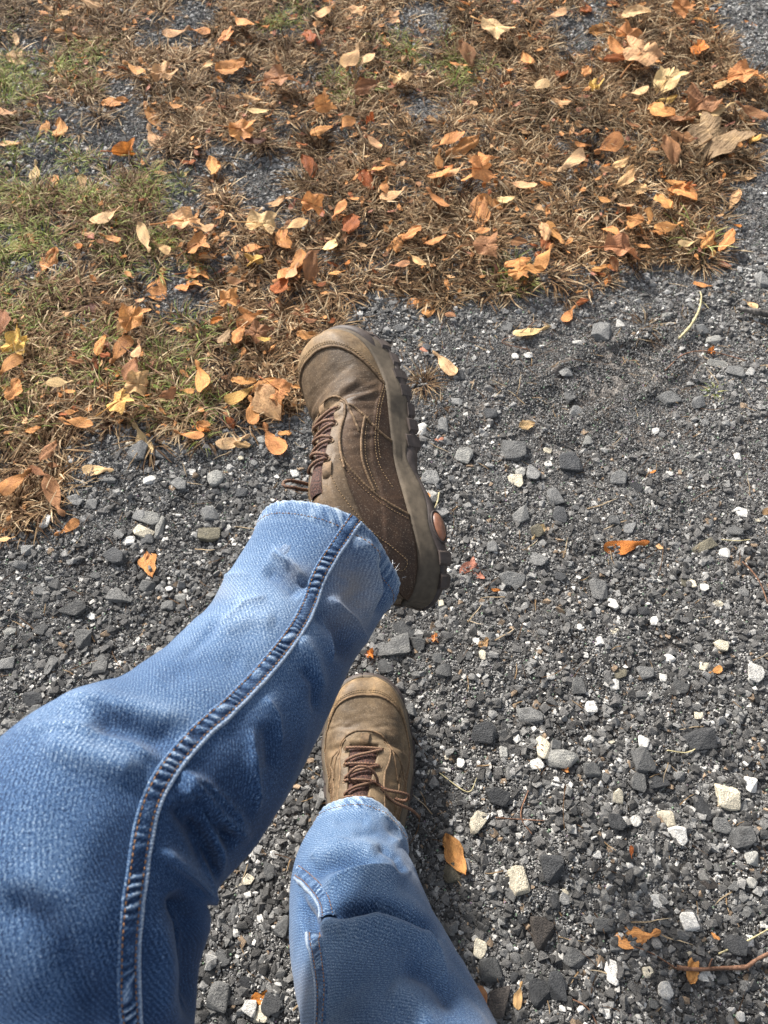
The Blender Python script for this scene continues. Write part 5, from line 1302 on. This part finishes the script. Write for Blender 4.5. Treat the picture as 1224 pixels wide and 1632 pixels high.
    outn = np.stack([tg[:, 1], -tg[:, 0], np.zeros(K)], -1); cen = np.array((SL / 2, 0, 0)); sg = np.sign(((base - cen) * outn).sum()); outn *= sg
    zt = zfeather(xc) + spring(xc); zw = cinterp(xs, [0, .03, .06, .085, .11, .135, .16, .19, .22, .25, .28, .30], [.010, .014, .019, .013, .015, .021, .012, .0065, .014, .007, .013, .014]) + spring(xs)
    def ring(off, z): return base + outn * np.broadcast_to(off, (K,))[:, None] + np.stack([np.zeros(K), np.zeros(K), np.broadcast_to(z, (K,))], -1)
    toe = sstep(.262, .292, xs)
    bev = .0008 * vn(xs * 60, inner * 5., 91)
    rings = [ring(-.004, zt + .004), ring(.0005, zt + .0048 + .004 * toe), ring(.0026, zt + .0042 + .004 * toe), ring(.0040 + bev, zt + .002), ring(.0038 + bev, zt - (zt - zw) * .35), ring(.0058 + bev, zt - (zt - zw) * .62), ring(.0066 + bev, zw + .003), ring(.0058, zw), ring(.001, zw + .0005)]
    MV = np.array(rings); mcol = np.ones((len(rings), K, 3)) * np.array((.100, .078, .054)) * (1 + .2 * vn(xs * 40, inner * 7., 92))[None, :, None]
    mcol = mcol * (1 - .35 * sstep(.1, .02, xs))[None, :, None]
    put(plink('midsole', mk_mesh('midsole', tf(M, MV).reshape(-1, 3), grid_faces(len(rings), K, True), M_mid, True, mcol.reshape(-1, 3)), root))
    # groove line round the midsole
    # outsole body
    ub = zw + .001
    zb0 = spring(xs) + .0045 + .008 * np.exp(-((xs - .115) / .022) ** 2)
    r2 = [ring(.0005, ub + .003), ring(.0064, ub), ring(.0078, (ub + zb0) / 2 + .001), ring(.006, zb0), ring(-.010, zb0)]
    cap_c = np.stack([xs, ye * .02, zb0], -1)
    OV = np.array(r2 + [cap_c]); 
    put(plink('outsole', mk_mesh('outsole', tf(M, OV).reshape(-1, 3), grid_faces(len(r2) + 1, K, True), M_out, False), root))
    # toe bumper wrapping up over the toe
    k0 = [i for i in range(K) if xs[i] > .245]; k0 = sorted(k0)
    BV = []; 
    prof = [(.0045, -.010), (.0075, -.006), (.0085, .000), (.0075, .005), (.0050, .0075), (.0020, .0075)]
    for i in k0:
        h = sstep(.245, .285, xs[i])
        for o_, z_ in prof: BV.append(base[i] + outn[i] * (o_ * h + .001) + np.array((0, 0, zt[i] - .006 + z_ * (.4 + .6 * h))))
    put(plink('toe_bumper', mk_mesh('toe_bumper', tf(M, BV), grid_faces(len(k0), len(prof)), M_out, True), root))
    # lugs: chunky blocks round the edge and down the middle
    lr = random.Random(17)
    def lug(c, dirv, wdt, dep, zlo, zhi):
        wdt *= lr.uniform(.82, 1.12); dep *= lr.uniform(.88, 1.08); c = c + dirv * lr.uniform(-.0012, .0008)
        dirv = dirv / np.linalg.norm(dirv); si = np.array((-dirv[1], dirv[0], 0)); B = []
        for z_, k_ in ((zhi, 1.0), ((zlo + zhi) / 2, 1.04), (zlo + .001, .92), (zlo, .80)):
            for a_, b_ in ((-1, -.7), (-1, .7), (-.7, 1), (.7, 1), (1, .7), (1, -.7), (.7, -1), (-.7, -1)): B.append(c + dirv * a_ * dep / 2 * k_ + si * b_ * wdt / 2 * k_ + np.array((0, 0, z_)))
        F = [list(f) for f in grid_faces(4, 8, True)] + [list(range(24, 32)), list(range(8))[::-1]]
        me = mk_mesh('lug', tf(M, B), F, M_out, False); put(plink('lug', me, root))
    P_ = [(.012, 1), (.030, 1), (.050, 1), (.070, 1), (.152, 1), (.170, 1), (.189, 1), (.208, 1), (.227, 1), (.246, 1), (.264, 1), (.280, 1)]
    for x, _ in P_:
        if x < .008: continue
        for inn in (True, False):
            if .045 < x < .075 and inn: continue
            i = int(np.argmin(np.abs(xs - x) + 1e3 * (inner != inn)))
            hi = zw[i] + (.004 if x > .1 else .002)
            lug(base[i] + outn[i] * .0004, outn[i], .0155, .017, float(spring(x)), hi)
            if w_med(x) > .03: lug(base[i] - outn[i] * .022, outn[i], .011, .013, float(spring(x)), zb0[i] + .003)
    # amber window pad in the heel
    for inn in ((True,) if True else (True, False)):
        i = int(np.argmin(np.abs(xs - .060) + 1e3 * (inner != inn))); c0 = base[i] + outn[i] * .0060 + np.array((0, 0, .0085)); tdir = tg[i]
        B = []; F = []
        lev = [(1.0, -.004), (1.0, .0008), (.86, .0032), (.45, .0046), (.0, .0050)]
        for s_, o_ in lev:
            for q in range(24):
                a_ = 2 * PI * q / 24; B.append(c0 + tdir * .0150 * s_ * math.cos(a_) + np.array((0, 0, 1)) * .0068 * s_ * math.sin(a_) + outn[i] * o_)
        put(plink('heel_window', mk_mesh('heel_window', tf(M, B), grid_faces(5, 24, True), M_window, True, np.ones((len(B), 3))), root))
        ri = MB(); ri.tube(tf(M, [c0 + outn[i] * .001 + tdir * .0162 * math.cos(a_) + np.array((0, 0, 1)) * .0080 * math.sin(a_) for a_ in np.linspace(0, 2 * PI, 28)]), .0012, 6)
        put(plink('window_rim', ri.mesh('window_rim', M_out), root))
    return root
def gl_x(l):
    a = smooth_line(l, 60); return [(x, v) for x, v in a]
L1 = [[at(500, 782, .735), at(480, 780, .722), at(468, 777, .716), at(454, 775, .716), at(452, 769, .719), at(461, 766, .722), at(475, 768, .728), at(500, 774, .740)]]
L2 = [[at(572, 1250, .868), at(560, 1245, .864), at(556, 1234, .862), at(570, 1222, .862), at(588, 1224, .862), at(600, 1238, .864), at(602, 1252, .868)],
      [at(598, 1245, .868), at(615, 1258, .862), at(638, 1263, .866), at(651, 1268, .872), at(646, 1276, .878), at(625, 1272, .878), at(608, 1262, .874)],
      [at(606, 1258, .868), at(628, 1278, .868), at(650, 1288, .878), at(660, 1294, .895), at(668, 1302, .92)]]
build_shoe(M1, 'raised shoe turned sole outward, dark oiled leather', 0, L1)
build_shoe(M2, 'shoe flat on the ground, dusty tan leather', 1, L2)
